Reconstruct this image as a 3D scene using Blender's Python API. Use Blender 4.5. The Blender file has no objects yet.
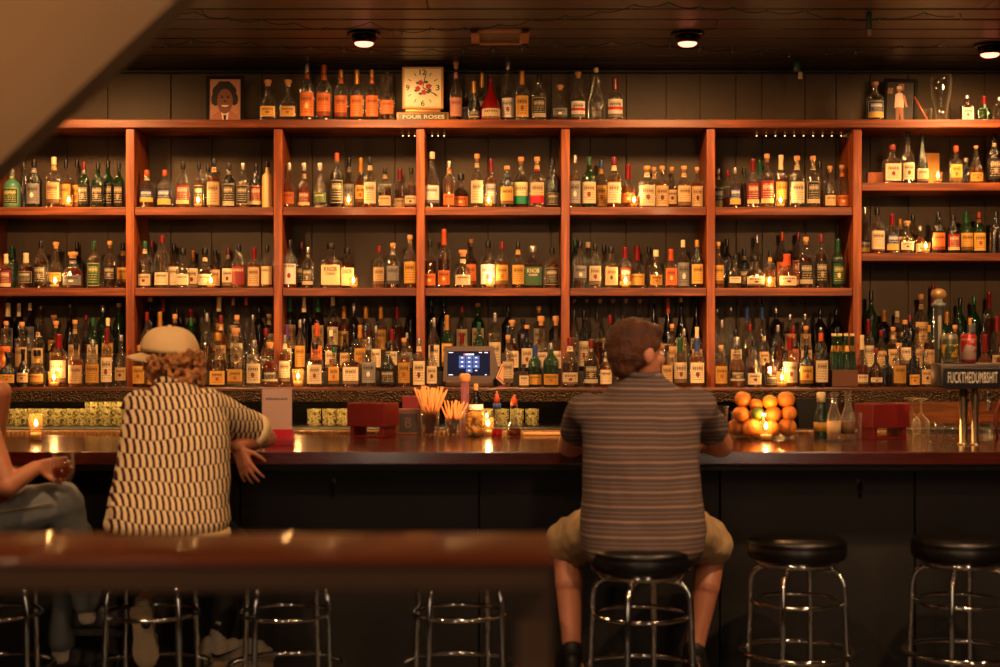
LE = 60.0   # watts of the lamps over the back bar
LF = .8     # scale of the lamps over the customers
CE = .55    # candle watts
EXPO = 0.0
LE = 70.0
LF = 1.15
CE = .5
NF = 42.0
NS = 26.0
FF = 90.0
FS = 270.0
WE = 5.0
EXPO = .8
import bpy, bmesh, math, random
from mathutils import Vector, Matrix, noise
sc = bpy.context.scene
COL = sc.collection
R = random.Random(7)
H = 1.56; HY = 338.0; F = 1500.0
def X(px, D): return (px - 500.0) / F * D
def Z(py, D): return H + (HY - py) / F * D
PI = math.pi

# ------------------------------------------------------------------ materials
_m = {}
def lin(c):
    return tuple(((x + .055) / 1.055) ** 2.4 if x > .04045 else x / 12.92 for x in c)
def new_mat(name):
    m = bpy.data.materials.new(name); m.use_nodes = True
    nt = m.node_tree; nt.nodes.clear()
    return m, nt
def principled(nt, col=(.5, .5, .5), rough=.5, metal=0, coat=0, spec=.5, emit=None, estr=0, sss=0):
    b = nt.nodes.new('ShaderNodeBsdfPrincipled')
    b.inputs['Base Color'].default_value = (*col, 1)
    b.inputs['Roughness'].default_value = rough
    b.inputs['Metallic'].default_value = metal
    b.inputs['Coat Weight'].default_value = coat
    b.inputs['Coat Roughness'].default_value = .08
    b.inputs['Specular IOR Level'].default_value = spec
    if emit: b.inputs['Emission Color'].default_value = (*emit, 1); b.inputs['Emission Strength'].default_value = estr
    o = nt.nodes.new('ShaderNodeOutputMaterial'); nt.links.new(b.outputs[0], o.inputs[0])
    return b
def mat(name, col=(.5, .5, .5), rough=.5, metal=0, coat=0, spec=.5, emit=None, estr=0, var=0, vscale=8, bump=0, bscale=60):
    """plain or softly mottled procedural material"""
    if name in _m: return _m[name]
    m, nt = new_mat(name); b = principled(nt, col, rough, metal, coat, spec, emit, estr)
    if var or bump:
        tc = nt.nodes.new('ShaderNodeTexCoord')
    if var:
        n = nt.nodes.new('ShaderNodeTexNoise'); n.inputs['Scale'].default_value = vscale; n.inputs['Detail'].default_value = 5
        nt.links.new(tc.outputs['Object'], n.inputs['Vector'])
        r = nt.nodes.new('ShaderNodeValToRGB')
        r.color_ramp.elements[0].position = .3; r.color_ramp.elements[1].position = .72
        r.color_ramp.elements[0].color = (*[c * (1 - var) for c in col], 1)
        r.color_ramp.elements[1].color = (*[min(1, c * (1 + var)) for c in col], 1)
        nt.links.new(n.outputs[0], r.inputs[0]); nt.links.new(r.outputs[0], b.inputs['Base Color'])
    if bump:
        n2 = nt.nodes.new('ShaderNodeTexNoise'); n2.inputs['Scale'].default_value = bscale; n2.inputs['Detail'].default_value = 4
        nt.links.new(tc.outputs['Object'], n2.inputs['Vector'])
        bp = nt.nodes.new('ShaderNodeBump'); bp.inputs['Strength'].default_value = bump; bp.inputs['Distance'].default_value = .01
        nt.links.new(n2.outputs[0], bp.inputs['Height']); nt.links.new(bp.outputs[0], b.inputs['Normal'])
    _m[name] = m; return m
class E:
    """tiny expression builder over math nodes"""
    def __init__(s, nt, v): s.nt = nt; s.v = v
    def op(s, o, *a):
        n = s.nt.nodes.new('ShaderNodeMath'); n.operation = o
        for i, q in enumerate((s,) + a):
            v = q.v if isinstance(q, E) else q
            if isinstance(v, (int, float)): n.inputs[i].default_value = v
            else: s.nt.links.new(v, n.inputs[i])
        return E(s.nt, n.outputs[0])
    def __add__(s, o): return s.op('ADD', o)
    def __sub__(s, o): return s.op('SUBTRACT', o)
    def __mul__(s, o): return s.op('MULTIPLY', o)
    def __mod__(s, o): return s.op('FLOORED_MODULO', o)
    def gt(s, o): return s.op('GREATER_THAN', o)
    def lt(s, o): return s.op('LESS_THAN', o)
    def floor(s): return s.op('FLOOR')
    def fract(s): return s.op('FRACT')
    def sin(s): return s.op('SINE')
    def abs(s): return s.op('ABSOLUTE')
def coords(nt, which='Object'):
    tc = nt.nodes.new('ShaderNodeTexCoord'); sp = nt.nodes.new('ShaderNodeSeparateXYZ')
    nt.links.new(tc.outputs[which], sp.inputs[0])
    return tc.outputs[which], [E(nt, sp.outputs[i]) for i in range(3)]
def ramp_mix(nt, fac, c0, c1):
    n = nt.nodes.new('ShaderNodeMix'); n.data_type = 'RGBA'
    v = fac.v if isinstance(fac, E) else fac
    if isinstance(v, (int, float)): n.inputs[0].default_value = v
    else: nt.links.new(v, n.inputs[0])
    for i, c in ((6, c0), (7, c1)):
        if isinstance(c, tuple): n.inputs[i].default_value = (*c, 1)
        else: nt.links.new(c, n.inputs[i])
    return n.outputs[2]
def tex_noise(nt, vec, scale, detail=4, stretch=None, dist=0):
    if stretch:
        mp = nt.nodes.new('ShaderNodeMapping'); mp.inputs['Scale'].default_value = stretch
        nt.links.new(vec, mp.inputs[0]); vec = mp.outputs[0]
    n = nt.nodes.new('ShaderNodeTexNoise'); n.inputs['Scale'].default_value = scale; n.inputs['Detail'].default_value = detail
    n.inputs['Distortion'].default_value = dist
    nt.links.new(vec, n.inputs['Vector']); return E(nt, n.outputs[0])
def bump(nt, b, h, strength=.3, dist=.01):
    bp = nt.nodes.new('ShaderNodeBump'); bp.inputs['Strength'].default_value = strength; bp.inputs['Distance'].default_value = dist
    nt.links.new(h.v, bp.inputs['Height']); nt.links.new(bp.outputs[0], b.inputs['Normal'])
def wood(name, c0, c1, rough=.4, axis=0, scale=3, coat=0, knots=False, spec=.5, bmp=.15):
    """grain runs along axis"""
    if name in _m: return _m[name]
    m, nt = new_mat(name); b = principled(nt, c0, rough, coat=coat, spec=spec)
    vec, c = coords(nt)
    st = [14, 14, 14]; st[axis] = .9
    n = tex_noise(nt, vec, scale, 6, tuple(st), .6)
    n2 = tex_noise(nt, vec, scale * .35, 3)
    f = (n * .75 + n2 * .45 - .25)
    r = nt.nodes.new('ShaderNodeValToRGB'); r.color_ramp.elements[0].position = .32; r.color_ramp.elements[1].position = .6
    r.color_ramp.elements[0].color = (*c0, 1); r.color_ramp.elements[1].color = (*c1, 1)
    nt.links.new(f.v, r.inputs[0]); out = r.outputs[0]
    if knots:
        v = nt.nodes.new('ShaderNodeTexVoronoi'); v.inputs['Scale'].default_value = 7
        mq = nt.nodes.new('ShaderNodeMapping'); sq = [1, 1, 1]; sq[axis] = .55; mq.inputs['Scale'].default_value = sq
        nt.links.new(vec, mq.inputs[0]); nt.links.new(mq.outputs[0], v.inputs['Vector'])
        k = E(nt, v.outputs['Distance']).lt(.05)
        out = ramp_mix(nt, k * .6, out, (c0[0] * .45, c0[1] * .4, c0[2] * .35))
    nt.links.new(out, b.inputs['Base Color'])
    bump(nt, b, n, bmp)
    _m[name] = m; return m
def glass(name, tint=(1, 1, 1), ior=1.5, body=None, bw=0, rough=.03, edge=0, wav=0, ecol=(.8, .78, .72), mott=0):
    """thin glass: tinted see-through + fresnel mirror, optionally some coloured body"""
    if name in _m: return _m[name]
    m, nt = new_mat(name)
    tr = nt.nodes.new('ShaderNodeBsdfTransparent'); tr.inputs[0].default_value = (*tint, 1)
    gl = nt.nodes.new('ShaderNodeBsdfGlossy'); gl.inputs['Roughness'].default_value = rough; gl.inputs[0].default_value = (.95, .95, .95, 1)
    fr = nt.nodes.new('ShaderNodeFresnel'); ge = nt.nodes.new('ShaderNodeNewGeometry')
    iv = E(nt, ge.outputs['Backfacing']) * (1 / ior - ior) + ior      # same sheen from both sides of the wall
    nt.links.new(iv.v, fr.inputs[0])
    base = tr.outputs[0]
    if body:
        d = nt.nodes.new('ShaderNodeBsdfDiffuse'); d.inputs[0].default_value = (*body, 1)
        tl = nt.nodes.new('ShaderNodeBsdfTranslucent'); tl.inputs[0].default_value = (*body, 1)
        a = nt.nodes.new('ShaderNodeMixShader'); a.inputs[0].default_value = .6
        nt.links.new(d.outputs[0], a.inputs[1]); nt.links.new(tl.outputs[0], a.inputs[2])
        x = nt.nodes.new('ShaderNodeMixShader'); x.inputs[0].default_value = bw
        nt.links.new(base, x.inputs[1]); nt.links.new(a.outputs[0], x.inputs[2]); base = x.outputs[0]
        if mott:
            vec, _c = coords(nt); mm = tex_noise(nt, vec, mott, 2).gt(.5) * (bw * 1.7) + bw * .2; nt.links.new(mm.v, x.inputs[0])
    if edge:      # glass looks denser where it is seen edge on
        lw = nt.nodes.new('ShaderNodeLayerWeight'); lw.inputs[0].default_value = .5
        ed = E(nt, lw.outputs['Facing']).op('POWER', 3.0) * edge
        dd_ = nt.nodes.new('ShaderNodeBsdfDiffuse'); dd_.inputs[0].default_value = (*ecol, 1)
        x2 = nt.nodes.new('ShaderNodeMixShader'); nt.links.new(ed.v, x2.inputs[0]); nt.links.new(base, x2.inputs[1]); nt.links.new(dd_.outputs[0], x2.inputs[2]); base = x2.outputs[0]
    if wav:       # slight unevenness of moulded glass
        vec, _c = coords(nt); nn = tex_noise(nt, vec, 5, 2)
        bp = nt.nodes.new('ShaderNodeBump'); bp.inputs['Strength'].default_value = wav; bp.inputs['Distance'].default_value = .09
        nt.links.new(nn.v, bp.inputs['Height']); nt.links.new(bp.outputs[0], gl.inputs['Normal']); nt.links.new(bp.outputs[0], fr.inputs['Normal'])
    mx = nt.nodes.new('ShaderNodeMixShader')
    nt.links.new(fr.outputs[0], mx.inputs[0]); nt.links.new(base, mx.inputs[1]); nt.links.new(gl.outputs[0], mx.inputs[2])
    o = nt.nodes.new('ShaderNodeOutputMaterial'); nt.links.new(mx.outputs[0], o.inputs[0])
    _m[name] = m; return m
def label_mat(name, col, ink, band=None, bandz=(0, .3), accent=None):
    """printed paper label: UV rows of small print, a title row, a coloured band"""
    if name in _m: return _m[name]
    m, nt = new_mat(name); b = principled(nt, col, .55, spec=.3)
    vec, (u, v, w) = coords(nt, 'UV')
    oi = nt.nodes.new('ShaderNodeObjectInfo'); rnd = E(nt, oi.outputs['Random'])
    nv = nt.nodes.new('ShaderNodeCombineXYZ')
    nt.links.new((u * 22 + rnd * 90).v, nv.inputs[0]); nt.links.new((v * 9).floor().v, nv.inputs[1])
    n = nt.nodes.new('ShaderNodeTexNoise'); n.inputs['Scale'].default_value = 1; n.inputs['Detail'].default_value = 1
    nt.links.new(nv.outputs[0], n.inputs['Vector'])
    row = ((v * 9).fract() - .5).abs().lt(.26)
    inside = (u - .5).abs().lt(.36) * (v - .5).abs().lt(.4)
    ink_f = E(nt, n.outputs[0]).gt(.5) * row * inside * .75
    title = (v - .72).abs().lt(.075) * (u - .5).abs().lt(.34) * ((u * 9 + rnd * 5).fract()).gt(.3)
    seal = ((u - .5) * (u - .5) * 1.2 + (v - .42) * (v - .42)).lt(.016)
    fac = (ink_f + title * .85).op('MINIMUM', 1.0)
    tone = rnd * .5 + .7
    cb_ = nt.nodes.new('ShaderNodeVectorMath'); cb_.operation = 'SCALE'; cb_.inputs[0].default_value = col; nt.links.new(tone.v, cb_.inputs['Scale'])
    rA = (rnd * 13.7).fract(); rB = (rnd * 29.3).fract()
    plain = cb_.outputs[0]
    foot = v.lt(.2) * rB.gt(.72)
    plain = ramp_mix(nt, foot * .85, plain, ink)
    out = ramp_mix(nt, fac, plain, ink)
    seal = seal * rA.gt(.5)
    edge_ = ((u - .5).abs().gt(.46) + (v - .5).abs().gt(.465)).op('MINIMUM', 1.0) * rA.lt(.4)
    out = ramp_mix(nt, edge_ * .6, out, ink)
    if band: out = ramp_mix(nt, v.gt(bandz[0]) * v.lt(bandz[1]), out, band)
    if accent: out = ramp_mix(nt, seal, out, accent)
    nt.links.new(out, b.inputs['Base Color'])
    _m[name] = m; return m

CREAM = lin((.86, .78, .62)); INK = lin((.16, .12, .1))
LAB = {
 'C': label_mat('paper cream', lin((.86, .77, .62)), lin((.3, .2, .14)), accent=lin((.45, .2, .12))),
 'W': label_mat('paper white', lin((.9, .86, .8)), lin((.25, .22, .24)), accent=lin((.6, .3, .25))),
 'K': label_mat('paper black', lin((.1, .09, .09)), lin((.75, .68, .55)), accent=lin((.65, .55, .4))),
 'O': label_mat('paper orange', lin((.8, .43, .2)), lin((.4, .13, .05)), accent=lin((.9, .75, .4))),
 'Y': label_mat('paper yellow', lin((.8, .6, .27)), lin((.3, .17, .08)), accent=lin((.6, .3, .1))),
 'R': label_mat('paper red', lin((.5, .11, .1)), lin((.85, .74, .6)), band=lin((.85, .72, .5)), bandz=(.0, .2)),
 'G': label_mat('paper green', lin((.14, .3, .16)), lin((.8, .75, .5)), accent=lin((.85, .8, .5))),
 'B': label_mat('paper blue', lin((.12, .15, .3)), lin((.85, .84, .8)), band=lin((.8, .66, .32)), bandz=(.0, .35)),
 'S': label_mat('paper silver grey', lin((.52, .5, .48)), lin((.15, .14, .14)), accent=lin((.85, .82, .75))),
 'T': label_mat('paper tan', lin((.76, .62, .44)), lin((.3, .18, .1)), accent=lin((.3, .2, .14))),
 'P': label_mat('paper pink', lin((.86, .6, .5)), lin((.5, .2, .2)), accent=lin((.9, .85, .8))),
 'g': label_mat('paper cream over green', lin((.87, .78, .58)), lin((.3, .3, .2)), band=lin((.1, .5, .35)), bandz=(.0, .36)),
 'r': label_mat('paper cream over red', lin((.87, .78, .58)), lin((.3, .2, .2)), band=lin((.65, .08, .12)), bandz=(.0, .36)),
 'y': label_mat('paper gold', lin((.85, .68, .3)), lin((.4, .25, .1)), band=lin((.5, .33, .1)), bandz=(.44, .56)),
 'U': label_mat('white paper with red seal', lin((.9, .86, .8)), lin((.88, .83, .77)), accent=lin((.6, .08, .1))), 'V': mat('plain red paper', lin((.5, .11, .1)), .55), 'X': mat('plain cream paper', lin((.85, .74, .53)), .55), 'Z': mat('plain green paper', lin((.2, .36, .2)), .55),
 'w': label_mat('paper white diagonal red', lin((.88, .84, .76)), lin((.25, .2, .2)), band=lin((.7, .1, .1)), bandz=(.42, .58)),
}
LABN = {'C': 'cream', 'W': 'white', 'K': 'black', 'O': 'orange', 'Y': 'yellow', 'R': 'red', 'G': 'green', 'B': 'blue', 'S': 'silver-grey', 'T': 'tan', 'P': 'pink',
        'g': 'cream-and-green', 'r': 'cream-and-red', 'y': 'gold-banded', 'w': 'red-striped white', 'U': 'white', 'V': 'red', 'X': 'cream', 'Z': 'green', 'N': None}
CAP = {'k': (mat('cap black', lin((.06, .055, .055)), .3), 'black cap'), 'w': (mat('cork wood', lin((.78, .56, .34)), .6, var=.2, vscale=30), 'wooden stopper'),
       'r': (mat('cap red', lin((.42, .05, .06)), .3), 'red cap'), 'g': (mat('cap green', lin((.1, .3, .17)), .3), 'green cap'),
       'o': (mat('cap orange', lin((.7, .27, .09)), .4), 'orange cap'), 's': (mat('cap silver', lin((.75, .73, .7)), .25, metal=.85), 'silver cap'),
       'b': (mat('cap blue', lin((.18, .28, .5)), .35), 'blue cap'), 'y': (mat('cap gold', lin((.72, .5, .2)), .35, metal=.4), 'gold cap'),
       'c': (mat('cap cream', lin((.87, .78, .6)), .45), 'cream cap'), 'p': (mat('cap purple', lin((.35, .17, .45)), .35), 'purple cap')}
GLS = {'c': (glass('clear bottle glass', (.84, .83, .79), 2.15, edge=.22, wav=1.0, rough=.04), 'clear'), 'g': (glass('green bottle glass', (.16, .45, .15), 1.9, body=(.02, .11, .012), bw=.3, wav=.4, rough=.06), 'green'),
       'k': (glass('near black bottle glass', (.07, .055, .04), 1.9, body=(.012, .009, .007), bw=.6, wav=.4, rough=.07), 'dark'),
       'a': (glass('brown bottle glass', (.4, .2, .07), 1.9, body=(.08, .025, .008), bw=.35, wav=.4, rough=.06), 'brown'),
       'G': (mat('teal ceramic', lin((.26, .48, .38)), .3), 'teal'), 'W': (mat('cream ceramic', lin((.86, .74, .5)), .35), 'cream ceramic'),
       'R': (mat('red wax coating', lin((.5, .04, .05)), .28), 'red-waxed')}
LIQ = {'a': glass('amber spirit', (.62, .2, .035), 1.35, body=(.6, .17, .025), bw=.4), 'm': glass('dark spirit', (.3, .08, .018), 1.35, body=(.2, .045, .01), bw=.4),
       'r': glass('red liqueur', (.6, .04, .02), 1.35, body=(.45, .015, .012), bw=.45), 'y': glass('pale gold spirit', (.92, .7, .3), 1.35, body=(.7, .42, .1), bw=.25),
       'n': None}
# ------------------------------------------------------------------ mesh helpers
def mesh_from(bm, name, mats, smooth=True):
    me = bpy.data.meshes.new(name)
    bmesh.ops.recalc_face_normals(bm, faces=bm.faces)
    bm.to_mesh(me); bm.free()
    for m in (mats if isinstance(mats, (list, tuple)) else [mats]): me.materials.append(m)
    if smooth:
        for p in me.polygons: p.use_smooth = True
    return me
def link(name, me, parent=None, loc=(0, 0, 0), rot=(0, 0, 0), scale=(1, 1, 1)):
    o = bpy.data.objects.new(name, me); COL.objects.link(o)
    o.location = loc; o.rotation_euler = rot; o.scale = scale
    if parent: o.parent = parent
    return o
def tag(o, label=None, cat=None, group=None, kind=None):
    if label: o['label'] = label
    if cat: o['category'] = cat
    if group: o['group'] = group
    if kind: o['kind'] = kind
    return o
def empty(name, loc=(0, 0, 0), rz=0, label=None, cat=None, group=None, kind=None):
    o = bpy.data.objects.new(name, None); COL.objects.link(o); o.location = loc; o.rotation_euler = (0, 0, rz)
    o.empty_display_size = .05
    return tag(o, label, cat, group, kind)
def box(bm, x0, x1, y0, y1, z0, z1, bev=0, mi=0, M=None):
    r = bmesh.ops.create_cube(bm, size=1)
    vs = r['verts']
    T = Matrix.Translation(((x0 + x1) / 2, (y0 + y1) / 2, (z0 + z1) / 2)) @ Matrix.Diagonal((x1 - x0, y1 - y0, z1 - z0, 1))
    if M is not None: T = M @ T
    bmesh.ops.transform(bm, matrix=T, verts=vs)
    fs = list({f for v in vs for f in v.link_faces})
    for f in fs: f.material_index = mi
    if bev:
        es = list({e for v in vs for e in v.link_edges})
        r = bmesh.ops.bevel(bm, geom=es, offset=bev, segments=2, profile=.6, affect='EDGES')
        for f in r['faces']: f.material_index = mi
def boxo(name, x0, x1, y0, y1, z0, z1, m, parent=None, bev=0, smooth=False):
    bm = bmesh.new(); box(bm, x0, x1, y0, y1, z0, z1, bev)
    return link(name, mesh_from(bm, name, m, smooth), parent)
def lathe(bm, prof, seg=20, n=2.0, dr=1.0, close=True, mi=0, cx=0, cy=0, z0=0, sx=1, sz=1):
    """prof: (z, r); n = superellipse exponent; dr = depth ratio"""
    rings = []
    for z, r in prof:
        ring = []
        for k in range(seg):
            t = 2 * PI * (k + .5) / seg
            c, s = math.cos(t), math.sin(t)
            q = (abs(c) ** n + abs(s) ** n) ** (-1 / n) if n != 2 else 1
            ring.append(bm.verts.new((cx + c * q * r * sx, cy + s * q * r * dr * sx, z0 + z * sz)))
        rings.append(ring)
    for a, b in zip(rings, rings[1:]):
        for k in range(seg):
            f = bm.faces.new((a[k], a[(k + 1) % seg], b[(k + 1) % seg], b[k])); f.material_index = mi
    if close:
        f = bm.faces.new(rings[0][::-1]); f.material_index = mi
        f = bm.faces.new(rings[-1]); f.material_index = mi
def tube(bm, pts, r, seg=10, closed=False, mi=0, caps=True):
    pts = [Vector(p) for p in pts]; n = len(pts); rings = []
    up = None
    for i, p in enumerate(pts):
        if closed: t = (pts[(i + 1) % n] - pts[i - 1]).normalized()
        else: t = (pts[min(i + 1, n - 1)] - pts[max(i - 1, 0)]).normalized()
        if up is None:
            up = Vector((0, 0, 1)) if abs(t.z) < .9 else Vector((1, 0, 0))
        a = t.cross(up)
        if a.length < 1e-4: a = t.cross(Vector((0, 1, 0)))
        a.normalize(); up = a.cross(t).normalized(); b = up
        rr = r(i / (n - 1)) if callable(r) else r
        rings.append([bm.verts.new(p + (a * math.cos(2 * PI * k / seg) + b * math.sin(2 * PI * k / seg)) * rr) for k in range(seg)])
    pairs = list(zip(rings, rings[1:])) + ([(rings[-1], rings[0])] if closed else [])
    for a, b in pairs:
        for k in range(seg):
            f = bm.faces.new((a[k], a[(k + 1) % seg], b[(k + 1) % seg], b[k])); f.material_index = mi
    if not closed and caps:
        bm.faces.new(rings[0][::-1]).material_index = mi; bm.faces.new(rings[-1]).material_index = mi
def mk(name, fn, m, parent=None, smooth=True, loc=(0, 0, 0), rot=(0, 0, 0), scale=(1, 1, 1)):
    bm = bmesh.new(); fn(bm)
    return link(name, mesh_from(bm, name, m, smooth), parent, loc, rot, scale)
_txt = {}
def text_mesh(s, m, extrude=.0, font_w=1.0):
    key = (s, m.name)
    if key in _txt: return _txt[key]
    cu = bpy.data.curves.new('lettering', 'FONT'); cu.body = s; cu.align_x = 'CENTER'; cu.align_y = 'CENTER'
    cu.size = 1; cu.extrude = extrude; cu.offset = .012 * font_w; cu.space_character = 1.0 if font_w else 1.1; cu.resolution_u = 3
    o = bpy.data.objects.new('lettering', cu); COL.objects.link(o)
    dg = bpy.context.evaluated_depsgraph_get()
    me = bpy.data.meshes.new_from_object(o.evaluated_get(dg)); me.materials.clear(); me.materials.append(m)
    bpy.data.objects.remove(o); _txt[key] = me; return me
def text_flat(s, m, w, h, parent, loc, name='lettering', rot=(PI / 2, 0, 0), dy=0, fw=1.0):
    """text of total width w and cap height h standing up, facing -Y"""
    me = text_mesh(s, m, 0, fw).copy()
    xs = [v.co.x for v in me.vertices]; ys = [v.co.y for v in me.vertices]
    x0, x1, y0, y1 = min(xs), max(xs), min(ys), max(ys)
    for v in me.vertices:
        v.co = Vector(((v.co.x - (x0 + x1) / 2) / (x1 - x0) * w, (v.co.y - (y0 + y1) / 2) / (y1 - y0) * h, v.co.z))
    return link(name, me, parent, loc, rot)

# ------------------------------------------------------------------ bottles
SH = {
 's': dict(p=[(0, .88), (.012, .97), (.03, 1), (.55, 1), (.6, .95), (.65, .78), (.7, .5), (.74, .36), (.8, .31), (.93, .29)], zb=(.05, .53), cap=(.85, 1, .34), foil=(.73, 1, .35)),
 'b': dict(p=[(0, .9), (.015, 1), (.42, 1), (.5, .9), (.57, .65), (.64, .42), (.7, .32), (.9, .27)], zb=(.05, .42), cap=(.88, 1, .38), foil=(.72, 1, .33)),
 'r': dict(p=[(0, .82), (.02, .96), (.05, 1), (.36, 1), (.45, .93), (.53, .72), (.59, .46), (.64, .34), (.86, .31)], zb=(.06, .37), cap=(.83, 1, .42), foil=(.66, 1, .36)),
 'q': dict(p=[(0, .9), (.015, 1), (.56, 1), (.61, .93), (.65, .6), (.68, .36), (.9, .3)], zb=(.04, .54), cap=(.86, 1, .4), foil=(.7, 1, .36), n=6, dr=.62),
 't': dict(p=[(0, .9), (.015, 1), (.26, 1), (.42, .82), (.58, .52), (.72, .32), (.85, .24), (.95, .22)], zb=(.04, .3), cap=(.92, 1, .28), foil=(.72, 1, .3)),
 'f': dict(p=[(0, .72), (.02, .88), (.12, 1), (.35, 1), (.47, .85), (.56, .55), (.62, .34), (.66, .3), (.88, .27)], zb=(.1, .38), cap=(.86, 1, .36), foil=(.7, 1, .34), dr=.55),
 'c': dict(p=[(0, .93), (.02, 1), (.66, 1), (.71, .9), (.75, .55), (.78, .4), (.93, .38)], zb=(.05, .62), cap=(.88, 1, .42), foil=(.85, 1, .44)),
 'd': dict(p=[(0, .85), (.02, 1), (.5, 1), (.56, .8), (.6, .42), (.64, .34), (.72, .36), (.74, .62), (.8, .7), (.9, .66), (.97, .4), (1, .2)], zb=(.14, .42), cap=(.97, 1, .2), foil=(.97, 1, .2), n=3.2),
}
_bm = {}
def rad(prof, z):
    for (a, ra), (b, rb) in zip(prof, prof[1:]):
        if a <= z <= b: return ra + (rb - ra) * (z - a) / (b - a)
    return prof[-1][1]
def bottle_mesh(kind, sh, key):
    k = (kind, sh, key)
    if k in _bm: return _bm[k]
    S = SH[sh]; n = S.get('n', 2.0); dr = S.get('dr', 1.0); bm = bmesh.new()
    if kind == 'glass':
        lathe(bm, S['p'], 24, n, dr); me = mesh_from(bm, 'bottle glass', GLS[key][0])
    elif kind == 'liquid':
        liq, lev = key
        pr = [(max(z, .012), r * .93) for z, r in S['p'] if z < lev] + [(lev, rad(S['p'], lev) * .93)]
        lathe(bm, pr, 24, n, dr); me = mesh_from(bm, 'spirit', LIQ[liq])
    elif kind == 'cap':
        c, foil = key; z0, z1, r = S['foil'] if foil else S['cap']
        if c == 'w' and not foil:
            lathe(bm, [(z0, r * .8), (z0 + (z1 - z0) * .45, r * .8), (z0 + (z1 - z0) * .5, r * 1.2), (z1 - .01, r * 1.2), (z1, r * 1.05)], 16)
        elif foil: lathe(bm, [(z0, r * 1.12), (z0 + .01, r * 1.15), (z1 - .08, r * 1.0), (z1 - .075, r * 1.08), (z1 - .008, r * 1.08), (z1, r * .9)], 16)
        else: lathe(bm, [(z0, r * .98), (z0 + .01, r), (z1 - .01, r), (z1, r * .85)], 16)
        me = mesh_from(bm, 'cap', CAP[c][0])
    elif kind in ('label', 'neck'):
        lab, var = key; zb = S['zb']
        if kind == 'neck': za, zc = S['foil'][0] - .0, S['foil'][0] + .1; half = 1.5
        else:
            L = zb[1] - zb[0]
            za, zc = [(zb[0] + L * .08, zb[1] - L * .06), (zb[0] + .01, zb[0] + L * .52), (zb[0] + L * .42, zb[1] - .01), (zb[0], zb[1]), (zb[0] + L * .22, zb[1] - L * .12)][var]
            half = 1.07 if n == 2 else .8
            if sh == 'f': half = .95
        uv = bm.loops.layers.uv.new('UVMap'); NS, NZ = 14, 4; grid = []
        for i in range(NZ + 1):
            z = za + (zc - za) * i / NZ; r = rad(S['p'], z) * 1.015 + .004; row = []
            for j in range(NS + 1):
                t = -PI / 2 - half + 2 * half * j / NS
                if n != 2:
                    xx = -1 + 2 * j / NS; xx *= .86; row.append(bm.verts.new((xx * r, -r * dr * (1 - abs(xx) ** n) ** (1 / n) - .004, z))); continue
                row.append(bm.verts.new((math.cos(t) * r, math.sin(t) * r * dr, z)))
            grid.append(row)
        for i in range(NZ):
            for j in range(NS):
                f = bm.faces.new((grid[i][j], grid[i][j + 1], grid[i + 1][j + 1], grid[i + 1][j]))
                for l, (a, b) in zip(f.loops, ((j, i), (j + 1, i), (j + 1, i + 1), (j, i + 1))): l[uv].uv = (a / NS, b / NZ)
        me = bpy.data.meshes.new('label'); bm.normal_update(); bm.to_mesh(me); bm.free(); me.materials.append(LAB[lab])
        for p in me.polygons: p.use_smooth = True
    _bm[k] = me; return me
def wrap_text(bot, sh, s, m, zc, width, height, w, h):
    """lettering laid on the label curve; zc/height as a fraction of bottle height, width of its half-width"""
    S = SH[sh]; me = text_mesh(s, m).copy(); n = S.get('n', 2.0); dr = S.get('dr', 1.0)
    xs = [v.co.x for v in me.vertices]; ys = [v.co.y for v in me.vertices]
    x0, x1, y0, y1 = min(xs), max(xs), min(ys), max(ys)
    for v in me.vertices:
        a = (v.co.x - (x0 + x1) / 2) / (x1 - x0) * width; z = zc + (v.co.y - (y0 + y1) / 2) / (y1 - y0) * height
        r = rad(S['p'], z) * 1.03 + .012
        if n == 2: v.co = (r * math.sin(a), -r * math.cos(a) * dr, z)
        else: v.co = (a, -r * dr - .012, z)
    return link('lettering', me, bot)
BOT = []      # (root, meta)
def bottle(px, top, w, sh, gl, liq, lab, cap, y, zbase, D=None, real=True, text=None, var=None, lev=None):
    D = D or y
    x = X(px, D); h = Z(top, D) - zbase; ww = w / F * D
    rs = random.Random(int(px * 13 + top * 7))
    if var is None: var = rs.choice([0, 0, 1, 4, 0, 3])
    lev = lev or rs.choice([.3, .42, .5, .56, .62])
    foil = cap in 'rgopycb' and rs.random() < .5
    if sh in 'dc': foil = False
    root = empty('liquor_bottle', (x, y, zbase), rs.uniform(-.06, .06)); root.scale = (ww / 2, ww / 2, h)
    g = link('glass', bottle_mesh('glass', sh, gl), root)
    if gl not in 'GWRk' and liq != 'n': link('spirit', bottle_mesh('liquid', sh, (liq, lev)), root)
    link('cap', bottle_mesh('cap', sh, (cap, foil)), root)
    if lab != 'N':
        l = link('label', bottle_mesh('label', sh, (lab, var)), root)
        if sh in 'sbr' and rs.random() < .4 and not foil: link('neck_label', bottle_mesh('neck', sh, (lab, 0)), root)
        if text:
            for t in text: o = wrap_text(root, sh, t[0], t[1], t[2], t[3], t[4], ww, h); o.parent = l
    meta = dict(px=px, sh=sh, gl=GLS[gl][1], lab=LABN[lab], cap=CAP[cap][1], h=h, liq=liq, w=w, area=h * w)
    BOT.append((root, meta)); return root
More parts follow.
